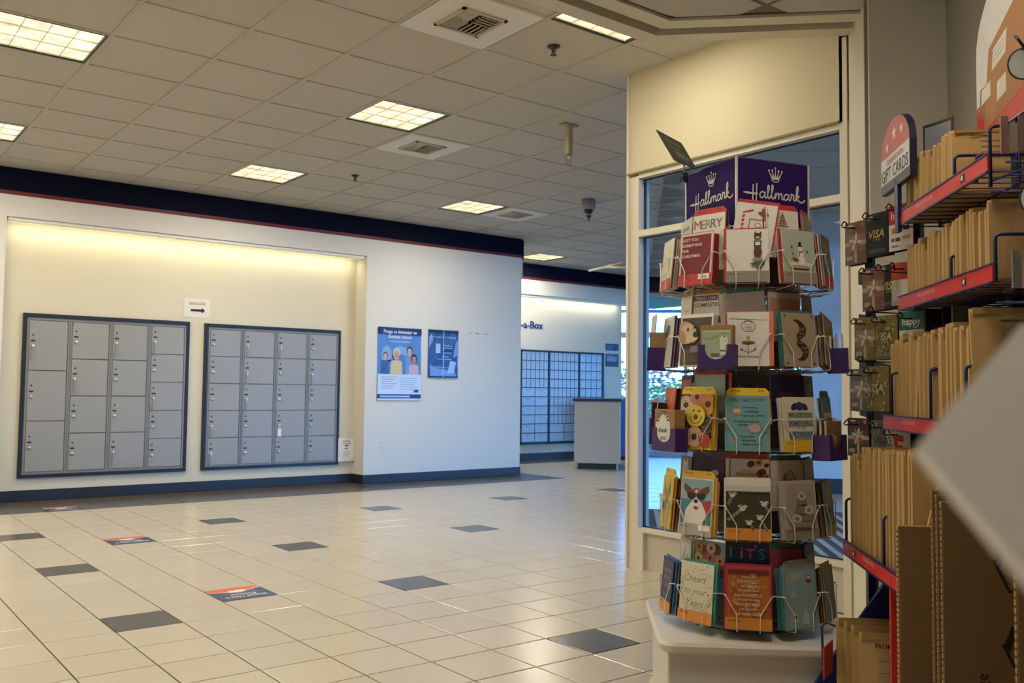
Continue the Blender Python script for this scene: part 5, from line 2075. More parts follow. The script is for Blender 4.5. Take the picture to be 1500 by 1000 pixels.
def a(A):
    A.R(0.06, 0.02, 0.96, 0.95, '#8fa8a4')
    A.R(0.24, 0.80, 0.48, 0.92, '#b5b294')
    A.R(0.68, 0.74, 0.84, 0.78, '#963a34')
    A.P([(0.68, 0.78), (0.84, 0.78), (0.80, 0.86), (0.72, 0.86)], '#963a34')
    A.E(0.76, 0.82, 0.05, 0.04, '#d8d2c4')
    for x, y, r in ((0.22, 0.55, .05), (0.32, 0.55, .05), (0.27, 0.60, .05)):
        A.E(x, y, r, r, '#b5bcb0')
    for x, y, r in ((0.76, 0.56, .06), (0.84, 0.52, .05), (0.72, 0.50, .05)):
        A.E(x, y, r, r, '#a8ab86')
    A.R(0.20, 0.12, 0.36, 0.26, '#cfcabc')
    A.E(0.28, 0.20, 0.06, 0.05, '#3f4a48')
    A.R(0.50, 0.08, 0.70, 0.24, '#b5bcb0')
    A.R(0.56, 0.24, 0.64, 0.31, '#b5bcb0')
    A.L([(0.82, 0.92), (0.90, 0.92), (0.90, 0.96)], 0.012, '#963a34')


front(t, 1, '#7f9c98', 'dusty teal gift-pattern card under a grey arched tab, bottom tier', a, None, ('#9a9690', 'Baby', 0.022), ('#4f8f92', -0.004, 0.006), h=0.178, n=5, cols=('#4f8f92', '#8fa8a4'), arch=True)


def a(A):
    A.R(0, 0, 1, 1, '#8a8266')
    A.L([(0.2, 0.05), (0.5, 0.4), (0.35, 0.7), (0.7, 0.95)], 0.05, '#a79e80', 5)


front(t, 2, '#938a6c', 'khaki card bulging out of its pocket, bottom tier right', a, None, None, ('#b5a860', -0.008, 0.012), n=4, cols=('#6a2a20', '#b5a860'), roll=-0.04)


def a(A):
    A.R(0, 0, 1, 1, '#6f8f96')
    for x, y, c in ((0.18, 0.62, '#d0b02e'), (0.36, 0.80, '#8a3a2a'), (0.55, 0.66, '#b86a4a'), (0.74, 0.84, '#5a3420'), (0.85, 0.62, '#c9803a'), (0.40, 0.50, '#cfc4b4'), (0.65, 0.48, '#b05a44'), (0.20, 0.86, '#a8702c'), (0.58, 0.86, '#c9a088'), (0.86, 0.44, '#8a4a2a')):
        A.E(x, y, 0.14, 0.14, c)
        A.E(x, y, 0.045, 0.045, '#4a2a1c')


rear(t, -1, '#6f8f96', 'card covered in coloured doughnuts on teal, above the speckled script card', a, None, None, None, dx=0.004, dy=0.008)
rear(t, -2, '#a8b0a2', 'white card with grey leaves in the back row, bottom tier left', lambda A: (A.R(0.1, 0.1, 0.9, 0.9, '#cdc9ba'), A.L([(0.3, 0.4), (0.5, 0.8)], 0.05, '#5f6a68'), A.L([(0.6, 0.4), (0.75, 0.7)], 0.05, '#7a5f78')), None, ('#c9a82c', 'Birthday', 0.026), ('#5f7a80', 0.012, 0.0), dx=0.006)


def a(A):
    A.R(0.0, 0, 1, 1, '#1d2548')
    A.text('I', *A.xy(0.12, 0.80), 0.22 * A.h, C('#4f8a3a'), A.nz())
    A.text('i', *A.xy(0.36, 0.80), 0.24 * A.h, C('#d8743a'), A.nz())
    A.text('T', *A.xy(0.56, 0.78), 0.20 * A.h, C('#c9407a'), A.nz())
    A.text("'", *A.xy(0.68, 0.85), 0.20 * A.h, C('#8a6ab0'), A.nz())
    A.text('S', *A.xy(0.82, 0.78), 0.22 * A.h, C('#2f86b8'), A.nz())


rear(t, 0, '#1d2548', 'navy card with big rainbow letters, above the orange watercolour card', a, None, ('#c98a2c', 'Birthday', 0.030), None, w_=0.128, dy=0.014)
rear(t, 1, '#a04a54', 'pink sparkly card in the back row, bottom tier', lambda A: [A.E(RND.random(), 0.5 + 0.48 * RND.random(), 0.01, 0.01, '#d8a8a4', 0, 5) for _ in range(40)], None, ('#3f7a72', '', 0.030), ('#2f6a60', 0.016, 0.010), dx=-0.006, dy=-0.006)
rear(t, 2, '#3a5a50', 'dark green card with a pale panel in the back row, bottom tier right', lambda A: (A.R(0.2, 0.2, 0.8, 0.75, '#a8a894'), A.P([(0.4, 0.3), (0.5, 0.6), (0.6, 0.3)], '#5a2f28')), None, None, ('#2a4a42', -0.012, 0.006))


# ------------------------------------------------------------------ purple trays of boxed note cards
def tray(angle, R, z, w_, d, hgt, label, inner, win=True, bx=0.0):
    """purple hanging tray with a scooped front, holding a carton of notes"""
    n = V((math.cos(angle), math.sin(angle), 0))
    M = facing(V((AX, AY, z)) + n * R, n, 0.03)
    o = empty('card_tray', M=M)
    t_ = 0.0015
    b = MB()
    cut = [(-w_ / 2, 0), (w_ / 2, 0), (w_ / 2, hgt), (w_ * 0.30, hgt), (w_ * 0.30, hgt * 0.75), (w_ * 0.26, hgt * 0.58), (w_ * 0.16, hgt * 0.44), (0, hgt * 0.38),
           (-w_ * 0.16, hgt * 0.44), (-w_ * 0.26, hgt * 0.58), (-w_ * 0.30, hgt * 0.75), (-w_ * 0.30, hgt), (-w_ / 2, hgt)]
    if not win:
        cut = [(-w_ / 2, 0), (w_ / 2, 0), (w_ / 2, hgt), (-w_ / 2, hgt)]
    b.prism(cut, -t_, 0, PURPLE)
    b.build('front_panel', o)
    b = MB()
    b.box(-w_ / 2, 0, -d, -w_ / 2 + t_, hgt, -t_, PURPLE)
    b.box(w_ / 2 - t_, 0, -d, w_ / 2, hgt, -t_, PURPLE)
    b.box(-w_ / 2, 0, -d, w_ / 2, t_, -t_, PURPLE)
    b.box(-w_ / 2, 0, -d - t_, w_ / 2, hgt, -d, PURPLE)
    stuff(b.build('sides_and_back', o))
    tag(o, label, 'tray', None)
    inner(M, w_, d, hgt)
    return o


KB = pm('#9a7448', 0.7, var=0.08)
ang = lambda deg: PHI0 + math.radians(deg)


def notebox(M, w_, d, h, label, art, panel):
    b = MB()
    b.bbox(-w_ / 2, 0.0016, -d, w_ / 2, h, 0, KB, 0.001)
    o = tag(b.build('note_card_box', None, M), label, 'box')
    a_ = Art(w_, h)
    a_.z = 0.0003
    art(a_)
    a_.build('printed_window', o)
    return o


def llama(A):
    A.P([(0.06, 0.05), (0.94, 0.05), (0.94, 0.86), (0.06, 0.86)], '#9fb08a')
    A.R(0.06, 0.84, 0.94, 0.88, '#b8c4a4')
    A.L([(0.1, 0.70), (0.35, 0.66), (0.6, 0.78), (0.9, 0.80)], 0.01, '#4a4a3a', 4)
    for q in range(6):
        A.P([(0.15 + 0.12 * q, 0.70 + 0.01 * q), (0.19 + 0.12 * q, 0.70 + 0.01 * q), (0.17 + 0.12 * q, 0.66 + 0.01 * q)], '#4a4a3a')
    A.P([(0.62, 0.30), (0.62, 0.70), (0.68, 0.76), (0.72, 0.70), (0.80, 0.71), (0.82, 0.76), (0.86, 0.66), (0.86, 0.58), (0.78, 0.52), (0.80, 0.30)], '#dcd7c4')
    A.E(0.78, 0.63, 0.012, 0.012, '#2a2a22')
    A.R(0.62, 0.38, 0.82, 0.42, '#6a6a58')
    A.R(0.34, 0.22, 0.60, 0.34, '#6a6050')
    A.E(0.5, 0.16, 0.36, 0.12, '#c0c8ac')


M_ = tray(ang(-17), 0.318, TZ[3] - 0.005, 0.112, 0.036, 0.072, 'purple tray with a scooped front holding the llama note cards',
          lambda M, w_, d, h: notebox(M @ T((0.0, 0.002, -0.0022)), w_ * 0.88, d * 0.85, 0.128, 'kraft note card box with a white llama on green', llama, None))


def thanks(A):
    A.E(0.44, 0.50, 0.36, 0.52, '#ddd7c6', 0, 24)
    for q in range(9):
        an = 0.4 + q * 0.3
        A.L([(0.44 + 0.2 * math.cos(an), 0.62 + 0.26 * math.sin(an)), (0.44 + 0.33 * math.cos(an), 0.62 + 0.34 * math.sin(an))], 0.05, '#33302a')
    A.Tx('thank', 0.44, 0.50, 0.12, '#2f2b26', 0.44, 0.2)
    A.Tx('you', 0.46, 0.32, 0.11, '#2f2b26', 0.3, 0.2)


tray(ang(-52), 0.322, TZ[2] - 0.006, 0.125, 0.046, 0.072, 'purple tray holding the thank-you note card box, middle tier left',
     lambda M, w_, d, h: notebox(M @ T((0.0, 0.002, -0.0022)), w_ * 0.86, d * 0.85, 0.128, 'kraft box of note cards with a white oval reading thank you', thanks, None))


def two_boxes(M, w_, d, h):
    for i, (x, hh) in enumerate(((-0.026, 0.125), (0.026, 0.122))):
        b = MB()
        b.bbox(-0.022, 0.0016, -d + 0.004, 0.022, hh, -0.004, KB, 0.001)
        o = tag(b.build('note_card_box', None, M @ T((x, 0.001, -0.002))), ('plain kraft box in the leftmost purple tray, the left of two', 'plain kraft box in the leftmost purple tray, the right of two')[i], 'box', None)
        MB().box(-0.0225, 0.08, -d + 0.01, -0.022, 0.115, -0.010, C('#d8d2c4')).build('side_label', o)


tray(ang(-86), 0.318, TZ[3] - 0.004, 0.108, 0.060, 0.074, 'purple tray with two plain kraft boxes, leftmost on the spinner', two_boxes, False)


def dark_boxes(M, w_, d, h):
    b = MB()
    b.bbox(-0.05, 0.0016, -d + 0.004, 0.05, 0.135, -0.004, pm('#1d1a1c', 0.5), 0.001)
    o = tag(b.build('note_card_box', None, M @ T((0, 0.001, -0.002))), 'black note card box in the purple tray behind the thank-you box', 'box')
    MB().box(-0.03, 0.09, -0.0038, 0.03, 0.12, -0.0032, C('#3a343a')).build('label_panel', o)


tray(ang(-84), 0.312, TZ[2] + 0.008, 0.108, 0.050, 0.085, 'dark purple tray behind the thank-you tray, middle tier far left', dark_boxes, False)
BAG = glassm('clear_bag', (0.97, 0.97, 0.96), 0.10, 0.12)


def bagged(lab, cols):
    def f(M, w_, d, h):
        for i, c_ in enumerate(cols):
            b = MB()
            z0 = -d + 0.006 + (d - 0.010) * i / len(cols)
            b.box(-w_ * 0.42, 0.002, z0, w_ * 0.42, 0.118, z0 + 0.007, C(c_))
            o = tag(b.build('bagged_note_cards', None, M), lab + (', front pack', ', second pack', ', third pack')[len(cols) - 1 - i], 'cards')
            b = MB()
            b.box(-w_ * 0.44, 0.0018, z0 - 0.0008, w_ * 0.44, 0.122, z0 + 0.0078, BAG)
            b.prism([(-w_ * .44, 0.122), (-w_ * .2, 0.126), (0, 0.134), (w_ * .2, 0.128), (w_ * .44, 0.122)], z0 + 0.003, z0 + 0.0035, BAG)
            b.build('clear_bag', o)
            if i == len(cols) - 1:
                A = Art(w_ * 0.84, 0.118)
                A.z = z0 + 0.0072
                A.E(0.5, 0.42, 0.28, 0.42, '#a8a292')
                for q in range(9):
                    A.E(0.3 + 0.4 * RND.random(), 0.2 + 0.5 * RND.random(), 0.09, 0.08, ('#8a7f74', '#c2b6a4', '#b89084')[q % 3])
                A.build('printed_design', o)
    return f


tray(ang(84), 0.318, TZ[3] - 0.010, 0.085, 0.062, 0.078, 'purple tray of bagged cards, rightmost on the spinner', bagged('clear-bagged note cards in the rightmost purple tray', ('#dcd4c2', '#c0b8a6', '#d6cebc')), False)
tray(ang(55), 0.325, TZ[2] - 0.022, 0.105, 0.058, 0.076, 'purple tray with a scooped front holding bagged cards, middle tier right', bagged('clear-bagged floral note cards, middle tier right', ('#e4ddcd', '#dcd4c2', '#d0c8b6')))
card(pocketM(-2, TZ[2] + 0.035, 0.300, 0.12, 0.16, -0.030), 0.075, 0.12, '#d8cfc4', 'pink topped white card tilted behind the thank-you box', lambda A: (A.R(0, 0.82, 1, 1, '#b5606a'), A.Tx('happy', 0.5, 0.66, 0.12, '#6a5a50', 0.7)))
card(pocketM(-2, TZ[3] + 0.01, 0.300, 0.1, 0.12, -0.05), 0.06, 0.17, '#c9c4b6', 'white card poking up edge-on beside the leftmost purple tray', None)

# ------------------------------------------------------------------ envelope rack along the diagonal wall; local axes (c across, s along, z up)
RK = empty('envelope_rack', M=MR.copy())
b = MB()
b.box(1.16, 1.6, 0.02, 1.18, 2.96, 1.62, pm('#0d0f1c', 0.6))
b.build('back_panel', RK)
b = MB()
VM = Matrix(((1, 0, 0, 0), (0, 0, -1, 0), (0, 1, 0, 0), (0, 0, 0, 1)))       # prism drawn in (c, z), extruded along -s
b.prism([(1.18, 0), (1.18, 0.60), (0.737, 0.602), (0.572, 0.359), (0.528, 0.288), (0.40, 0.06), (0.40, 0)], -2.752, -2.735, RACKB, VM)
b.build('end_panel', RK)
MB().box(0.595, 1.45, 0.0, 1.18, 2.735, 0.10, RACKB).build('base', RK)
b = MB()
for c in (0.72, 1.14):
    b.box(c, 2.90, 0.0, c + 0.022, 2.93, 1.64 if c > 1 else 0.64, RACKB)
b.box(1.14, 1.55, 0.1, 1.162, 1.58, 1.95, RACKB)
stuff(b.build('uprights', RK))
b = MB()
b.box(0.655, 2.425, 0.1, 0.674, 2.437, 0.655, RACKR)
b.build('red_corner_strip', RK)
LBL = pm('#e8b8a8', 0.5)


def shelf(c0, s0, s1, z, label_at, dividers, txt):
    """wire tray with a red price channel on its front edge"""
    b = MB()
    r = 0.003
    for c in (c0 + 0.004, c0 + 0.12, c0 + 0.24, 1.15):
        b.tube([(c, s0, z), (c, s1, z)], r, RACKB, 5)
    n = int((s1 - s0) / 0.055)
    for i in range(n + 1):
        s = s0 + (s1 - s0) * i / n
        b.tube([(c0 + 0.004, s, z - 0.004), (1.155, s, z - 0.004)], 0.0022, RACKB, 5)
    b.tube([(c0 + 0.004, s0, z - 0.05), (1.155, s0, z - 0.05)], r, RACKB, 5)
    b.tube([(1.15, s0, z - 0.004), (1.15, s0, z + 0.12), (1.15, s1, z + 0.12), (1.15, s1, z - 0.004)], r, RACKB, 5)
    o = stuff(b.build('wire_tray', RK))
    q = MB()
    q.box(c0 - 0.004, s0, z - 0.002, c0, s1, z + 0.036, RACKR)
    ch = q.build('price_channel', RK)
    q = MB()
    q.box(c0 - 0.0065, s0, z + 0.035, c0 + 0.001, s1, z + 0.039, RACKB)
    q.box(c0 - 0.0065, s0, z - 0.006, c0 + 0.001, s1, z - 0.002, RACKB)
    q.build('channel_edge', ch)
    MT = Matrix(((0, 0, -1, c0 - 0.0046), (-1, 0, 0, 0), (0, 1, 0, 0), (0, 0, 0, 1)))     # text reads towards the aisle
    q = MB()
    for s, t_ in label_at:
        if t_:
            q.text(t_, -s, z + 0.022, 0.011, LBL, 0, MT)
            q.text('0-00', -s - 0.02, z + 0.008, 0.006, LBL, 0, MT)
        else:
            q.box(c0 - 0.0062, s - 0.012, z + 0.008, c0 - 0.0044, s + 0.012, z + 0.026, pm('#3a3550', 0.4))
            q.flat([(-s - 0.006, z + 0.012), (-s + 0.004, z + 0.012), (-s + 0.007, z + 0.022), (-s - 0.003, z + 0.022)], WHITE, 0.0018, MT)
    q.build('channel_label', ch)
    for s, ca, cb_, za, zb in dividers:
        q = MB()
        rr = 0.012
        q.tube([(ca, s, za)] + [(ca + rr * (1 - math.cos(a)), s, zb - rr * (1 - math.sin(a))) for a in (0, 0.5, 1.0, 1.57)] +
               [(cb_ - rr * (1 - math.sin(a)), s, zb - rr * (1 - math.cos(a))) for a in (0, 0.5, 1.0, 1.57)] + [(cb_, s, za)], 0.0042, RACKB, 6)
        q.build('wire_divider', RK)
    return o


shelf(0.813, 2.178, 2.872, 1.624, ((2.62, 'MAILING ENVELOPES'), (2.33, None)), ((2.405, 0.816, 1.05, 1.62, 1.716), (2.178, 0.816, 1.10, 1.585, 1.725), (2.14, 0.86, 1.08, 1.60, 1.70), (2.30, 0.83, 0.98, 1.62, 1.69)), '')
shelf(0.813, 2.160, 2.876, 1.370, ((2.62, 'MAILING ENVELOPES'), (2.33, None)), ((2.158, 0.816, 1.12, 1.37, 1.474), (2.441, 0.816, 0.85, 1.37, 1.469)), '')
shelf(0.775, 2.10, 2.912, 1.014, ((2.66, 'PADDED MAILERS'),), ((2.845, 0.778, 0.86, 1.014, 1.178), (2.492, 0.778, 0.80, 1.014, 1.182), (2.24, 0.778, 0.98, 1.014, 1.182)), '')
shelf(0.66, 2.22, 2.94, 0.634, ((2.90, 'LARGE'), (2.80, None), (2.64, 'PADDED MAILERS')), ((2.925, 0.663, 0.78, 0.634, 0.796), (2.512, 0.663, 0.78, 0.634, 0.797)), '')
tag(RK, 'navy wire rack with red price channels full of kraft envelopes, right side', 'rack')
# blue slanted hook wire baskets at the near end of the top tier
b = MB()
for z in (1.60, 1.63, 1.66, 1.70):
    b.tube([(0.83, 2.13, z), (1.14, 2.13, z)], 0.0028, RACKB, 5)
for c in (0.86, 0.93, 1.0, 1.07):
    b.tube([(c, 2.13, 1.58), (c, 2.13, 1.70)], 0.0028, RACKB, 5)
for k in range(4):
    b.tube([(0.82 + 0.05 * k, 2.19, 1.60), (0.90 + 0.05 * k, 1.75, 1.60)], 0.0028, RACKB, 5)
stuff(b.build('wire_basket_end', RK))

# --- envelopes
em = []
for v in range(5):
    r = random.Random(40 + v)
    b = MB()
    w_, h, th = 0.20, 1.0, 1.0
    prof = [(0.0, 0.15), (0.03, 0.5), (0.5, 0.5), (0.97, 0.42), (1.0, 0.12)]
    rows_ = []
    for z, t_ in prof:
        j = 0.12 * (r.random() - .5)
        rows_.append([(0.0, -0.28 * t_ * 2 + j * .3, z), (0.06, -t_ + j, z), (0.14, -t_ - j, z), (w_, -t_ * .5, z), (w_, t_ * .5, z), (0.14, t_ - j, z), (0.06, t_ + j, z), (0.0, 0.28 * t_ * 2 + j * .3, z)])
    vs_ = [p for q in rows_ for p in q]
    fs_ = [tuple(range(7, -1, -1)), tuple(range(32, 40))]
    for L in range(4):
        for i in range(8):
            j = (i + 1) % 8
            fs_.append((L * 8 + i, L * 8 + j, L * 8 + 8 + j, L * 8 + 8 + i))
    b.add(vs_, fs_, KRAFT)
    # folded flap lip
    b.box(0.004, -0.50, 0.955, w_ - 0.004, -0.40, 1.004, KRAFTD)
    em.append(b.mesh('padded_envelope'))


def envelope(c, s, z, h, th, label, group, v=0, leanx=0.0, rz=0.0, leany=0.0, wd=1.0):
    M = MR @ T((c, s, z)) @ ROT(rz, 4, 'Z') @ ROT(leany, 4, 'Y') @ ROT(leanx, 4, 'X') @ Matrix.Diagonal((wd, th, h, 1))
    return tag(link('padded_envelope', em[v % 5], None, M), label, 'envelope', group)


def row(c0, z, sa, sb, n, h0, h1, label, group, hv=0.012, seed=0, tilt=0.0):
    r = random.Random(seed)
    step = (sa - sb) / n
    for i in range(n):
        s = sa - step * (i + 0.5)
        h = h0 + (h1 - h0) * i / max(1, n - 1) + hv * (r.random() - .5) * 2
        envelope(c0 + 0.008 + 0.010 * r.random(), s, z + 0.003, h, step * (0.72 + 0.22 * r.random()), label % ORD[i], group, r.randrange(5), tilt + 0.035 * (r.random() - .5), 0.05 * (r.random() - .5))


row(0.813, 1.624, 2.862, 2.46, 12, 0.168, 0.165, '%s light kraft envelope from the left in the top wire tray', 'envelopes in the top tray', seed=1, tilt=0.04)
o = envelope(0.818, 2.435, 1.627, 0.160, 0.022, 'kraft envelope facing out at the near end of the top tray', None, 2, 0.0, 0.0, wd=1.35)
b = MB()
for k in range(4):
    b.box(0.05, -0.53, 0.55 + 0.09 * k, 0.17, -0.51, 0.56 + 0.09 * k, KRAFTD)
b.box(0.03, -0.535, 0.90, 0.07, -0.51, 0.92, pm('#5c4526', 0.8))
b.build('printed_lines', o)
row(0.813, 1.370, 2.866, 2.225, 21, 0.176, 0.186, '%s brown kraft envelope from the left in the second wire tray', 'envelopes in the second tray', seed=2)
envelope(0.817, 2.20, 1.373, 0.186, 0.022, 'brown kraft envelope facing out at the near end of the second tray', None, 1, 0.0, 0.0, wd=1.3)
row(0.775, 1.014, 2.90, 2.66, 7, 0.255, 0.26, '%s kraft mailer from the left in the third tray, before the slanted one', 'mailers left in the third tray', seed=3)
envelope(0.787, 2.655, 1.017, 0.262, 0.020, 'kraft mailer slanting diagonally in the middle of the third tray', None, 3, -0.02, 0.42, 0.07)
row(0.775, 1.014, 2.62, 2.25, 11, 0.26, 0.268, '%s kraft mailer right of the slanted one in the third tray', 'mailers right in the third tray', seed=4)
o = envelope(0.79, 2.22, 1.016, 0.300, 0.018, 'kraft mailer with a pale address box leaning at the end of the third tray', None, 0, -0.10, 0.0, wd=1.3)
b = MB()
b.box(0.05, -0.535, 0.50, 0.16, -0.51, 0.86, pm('#a58a5e', 0.8))
for k in range(4):
    b.box(0.052, -0.545, 0.55 + 0.08 * k, 0.158, -0.53, 0.556 + 0.08 * k, KRAFTD)
b.box(0.05, -0.54, 0.895, 0.09, -0.51, 0.91, pm('#5c4526', 0.8))
b.build('address_box', o)
row(0.66, 0.634, 2.925, 2.80, 5, 0.285, 0.292, '%s long pale mailer from the left end of the fourth tray', 'mailers at the far end of the fourth tray', seed=5)
row(0.66, 0.634, 2.79, 2.28, 21, 0.320, 0.340, '%s tall pale mailer of the middle batch in the fourth tray', 'mailers in the middle of the fourth tray', seed=6, hv=0.006)
envelope(0.652, 2.255, 0.640, 0.335, 0.018, 'dark kraft mailer leaning across the near end of the fourth tray', None, 2, -0.04, 0.0, 0.25, wd=1.3)
# brown mailers laid on the backs of the trays, in shade
for k, (c, s, z, lab) in enumerate(((1.02, 2.62, 1.024, 'flat kraft mailer lying behind the third tray row'),)):
    envelope(c - 0.12, s, z + 0.256, 0.02, 0.05, lab, None, k)

# --- bin with the addressed mailers
BN = empty('envelope_bin', M=MR @ T((0.56, 2.605, 0.10)))
b = MB()
for s in (0.12,):
    b.tube([(0, s, 0.02), (-0.012, s, 0.355), (0.0, s, 0.37), (0.035, s, 0.355), (0.05, s, 0.25)], 0.0038, RACKB, 6)
b.tube([(0, -0.14, 0.10), (0, 0.12, 0.10)], 0.0038, RACKB, 6)
b.tube([(0.0, 0.12, 0.10), (0.25, 0.12, 0.10)], 0.0038, RACKB, 6)
b.tube([(0.0, -0.14, 0.10), (0.25, -0.14, 0.10)], 0.0038, RACKB, 6)
stuff(b.build('wire_frame', BN))
tM = T((-0.006, 0.06, 0.325)) @ ROT(math.radians(-25), 4, 'Z')
tg = MB().box(-0.003, -0.05, -0.085, 0.0, 0.05, 0.0, RACKR, tM).build('red_price_tag', BN)
q = MB()
MT2 = tM @ Matrix(((0, 0, -1, -0.0034), (-1, 0, 0, 0), (0, 1, 0, 0), (0, 0, 0, 1)))
q.box(-0.0036, -0.035, -0.055, -0.003, 0.035, -0.020, pm('#4a1a1c', 0.5), tM)
q.text('MAILER', 0, -0.037, 0.014, LBL, 0.0004, MT2)
q.build('tag_lettering', tg)
tag(BN, 'low navy wire bin with a red tag, holding large addressed mailers', 'bin')
for k, (c, s, h, lab) in enumerate(((0.585, 2.70, 0.385, 'large kraft mailer at the back of the low bin'), (0.597, 2.66, 0.385, 'large kraft mailer third from the front of the low bin'),
                                    (0.607, 2.625, 0.383, 'large kraft mailer just behind the addressed mailer in the bin'), (0.618, 2.59, 0.374, 'large kraft mailer printed with a from line and address box'))):
    o = envelope(c, s, 0.102, h, 0.016, lab, None, k, -0.03, -0.04 * k, wd=1.5)
    if k == 3:
        b = MB()
        b.box(0.032, -0.535, 0.45, 0.19, -0.51, 0.87, pm('#b59a72', 0.8))
        for i in range(5):
            b.box(0.032, -0.545, 0.47 + 0.085 * i, 0.19, -0.53, 0.474 + 0.085 * i, pm('#6b5230', 0.8))
        Mx = Matrix(((1, 0, 0, 0.026), (0, 0, -1, -0.56), (0, 1, 0, 0), (0, 0, 0, 1)))
        vs_, fs_, x0, x1, y0, y1 = glyphs('FROM:', 0.02)
        b.add([(x * 0.011, y * 0.046 + 0.90, 0) for x, y in vs_], fs_, pm('#3a2c1a', 0.8), Mx)
        b.build('address_print', o)


# --- folded shipping boxes on the base
def flatbox(name, c0, s, w_, h, th, label, group=None, lean=0.0):
    b = MB()
    n = 64
    b.box(0.002, 0, 0.0, w_, 0.0025, h, CARDB)
    b.box(0.002, th - 0.0025, 0.0, w_, th, h, CARDB)
    for i in range(n):                      # fluted core seen on the edge
        z = h * i / n
        b.box(0.0, 0.0025, z, w_ - 0.002, th - 0.0025, z + h / n * 0.62, CARDE)
    b.box(0.0, 0.0004, h - 0.004, w_, th - 0.0004, h, CARDE)
    return tag(b.build(name, None, MR @ T((c0, s, 0.101)) @ ROT(lean, 4, 'X')), label, 'box', group)


bxA = flatbox('flat_shipping_box', 0.602, 2.165, 0.45, 0.718, 0.020, 'shorter dark flat shipping box behind the red corner strip')
MK = pm('#241d16', 0.8, var=0.1)
b = MB()
Mx = Matrix(((1, 0, 0, 0), (0, 0, -1, -0.0006), (0, 1, 0, 0), (0, 0, 0, 1)))
b.text('t', 0.066, 0.36, 0.055, pm('#a89c8a', 0.8, var=0.2), 0.0, Mx @ T((0.066, 0.36, 0)) @ ROT(-0.2, 4, 'Z') @ T((-0.066, -0.36, 0)))
b.build('printed_letter', bxA)
for k, (s, h, th, lab) in enumerate(((1.925, 0.822, 0.009, 'flat shipping box, back sheet of the tall stack of three'), (1.911, 0.814, 0.009, 'flat shipping box, middle sheet of the tall stack of three'),
                                     (1.895, 0.803, 0.011, 'tall flat shipping box with black handling marks, front of the stack'))):
    o = flatbox('flat_shipping_box', 0.600 + 0.004 * k, s, 0.50, h, th, lab)
    if k == 2:
        b = MB()
        b.text('Package', 0, 0, 0.022, MK, 0, Mx @ T((0.070, 0.43, 0)) @ ROT(math.pi / 2, 4, 'Z'))
        sq = lambda pts, wd=0.006: b.ribbon(pts, wd, MK, 0, Mx)
        # handling pictograms: a parcel outline with an arrow, one above the other
        for z0, x0 in ((0.635, 0.095), (0.475, 0.110)):
            b.flat([(x0, z0 + 0.055), (x0 + 0.016, z0 + 0.095), (x0 + 0.026, z0 + 0.09), (x0 + 0.012, z0 + 0.045)], MK, 0, Mx)
            sq([(x0, z0 + 0.06), (x0 + 0.028, z0), (x0 + 0.085, z0 - 0.005), (x0 + 0.082, z0 + 0.06), (x0 + 0.024, z0 + 0.09)])
            b.flat([(x0 + 0.04, z0 + 0.005), (x0 + 0.075, z0 + 0.002), (x0 + 0.072, z0 + 0.05), (x0 + 0.05, z0 + 0.04)], MK, 0, Mx)
        b.build('handling_marks', o)
flatbox('flat_shipping_box', 0.606, 1.545, 0.40, 0.84, 0.012, 'flat shipping box at the very right edge of the frame')

# ------------------------------------------------------------------ gift card wing at the far end of the rack
GB = camP(1318, 330, 2.90)
GE = V((math.sin(math.radians(18)), math.cos(math.radians(18)), 0))        # along the panel, away from the camera
GN = V((-GE.y, GE.x, 0))                                                     # towards the aisle


def onpanel(px, py, off=0.0):
    d = camP(px, py, 1.0) - V((0, 0, CAM_H))
    B = GB + GN * off
    t_ = (B - V((0, 0, CAM_H))).dot(GN) / d.dot(GN)
    return V((0, 0, CAM_H)) + d * t_


PB0, PB1 = onpanel(1262, 300, -0.05), onpanel(1345, 300, -0.05)
gw = empty('gift_card_rack', (PB0.x, PB0.y, 0))
gi = T(-V((PB0.x, PB0.y, 0)))
b = MB()
for q in (PB0 + (PB1 - PB0) * 0.15, PB1):
    b.box(-0.012, -0.012, 0, 0.012, 0.012, 1.70, RACKB, gi @ T((q.x, q.y, 0)))
stuff(b.build('posts_and_foot', gw))
RWS = ((1.70, 'a'), (1.53, 'b'), (1.385, 'c'), (1.235, 'd'), (1.085, 'e'))
for z, _ in RWS:
    a0, a1 = PB0 - (PB1 - PB0) * 0.05, PB1
    b = MB()
    nrm = (a1 - a0).normalized()
    b.box(0, -0.006, -0.022, (a1 - a0).length, 0.006, 0.022, pm('#10131f', 0.5), gi @ frame((a0.x, a0.y, z - 0.02), nrm, V((-nrm.y, nrm.x, 0)), (0, 0, 1)))
    b.build('cross_bar', gw)
tag(gw, 'navy post panel with cross bars where gift cards hang', 'rack')
BRN, GLD, SLV = ('#7a5440', '#90684e'), ('#7a6420', '#93803c'), ('#5f5f5c', '#77766f')
GO = '#c9b45a'


def bow(p, q, lab_dots='#d0602a'):
    def f(A):
        A.R(0, 0, 1, 1, p)
        A.R(0.06, 0.30, 0.94, 0.70, q)
        A.R(0.44, 0.04, 0.56, 0.62, '#b0a68e')
        A.R(0.0, 0.44, 1, 0.54, '#b0a68e')
        for k in range(9):
            an = k * 0.698
            A.E(0.5 + 0.16 * math.cos(an), 0.52 + 0.11 * math.sin(an), 0.15, 0.055, ('#cfc6b0', '#9a8a70', '#b8442a')[k % 3 if k in (0, 8) else k % 2], an)
        A.E(0.5, 0.52, 0.06, 0.06, '#d8d0bc')
        A.E(0.84, 0.91, 0.075, 0.075, lab_dots)
        A.R(0.10, 0.90, 0.40, 0.94, '#cfc6b0')
        A.R(0.10, 0.10, 0.38, 0.20, '#a89a84')
    return f


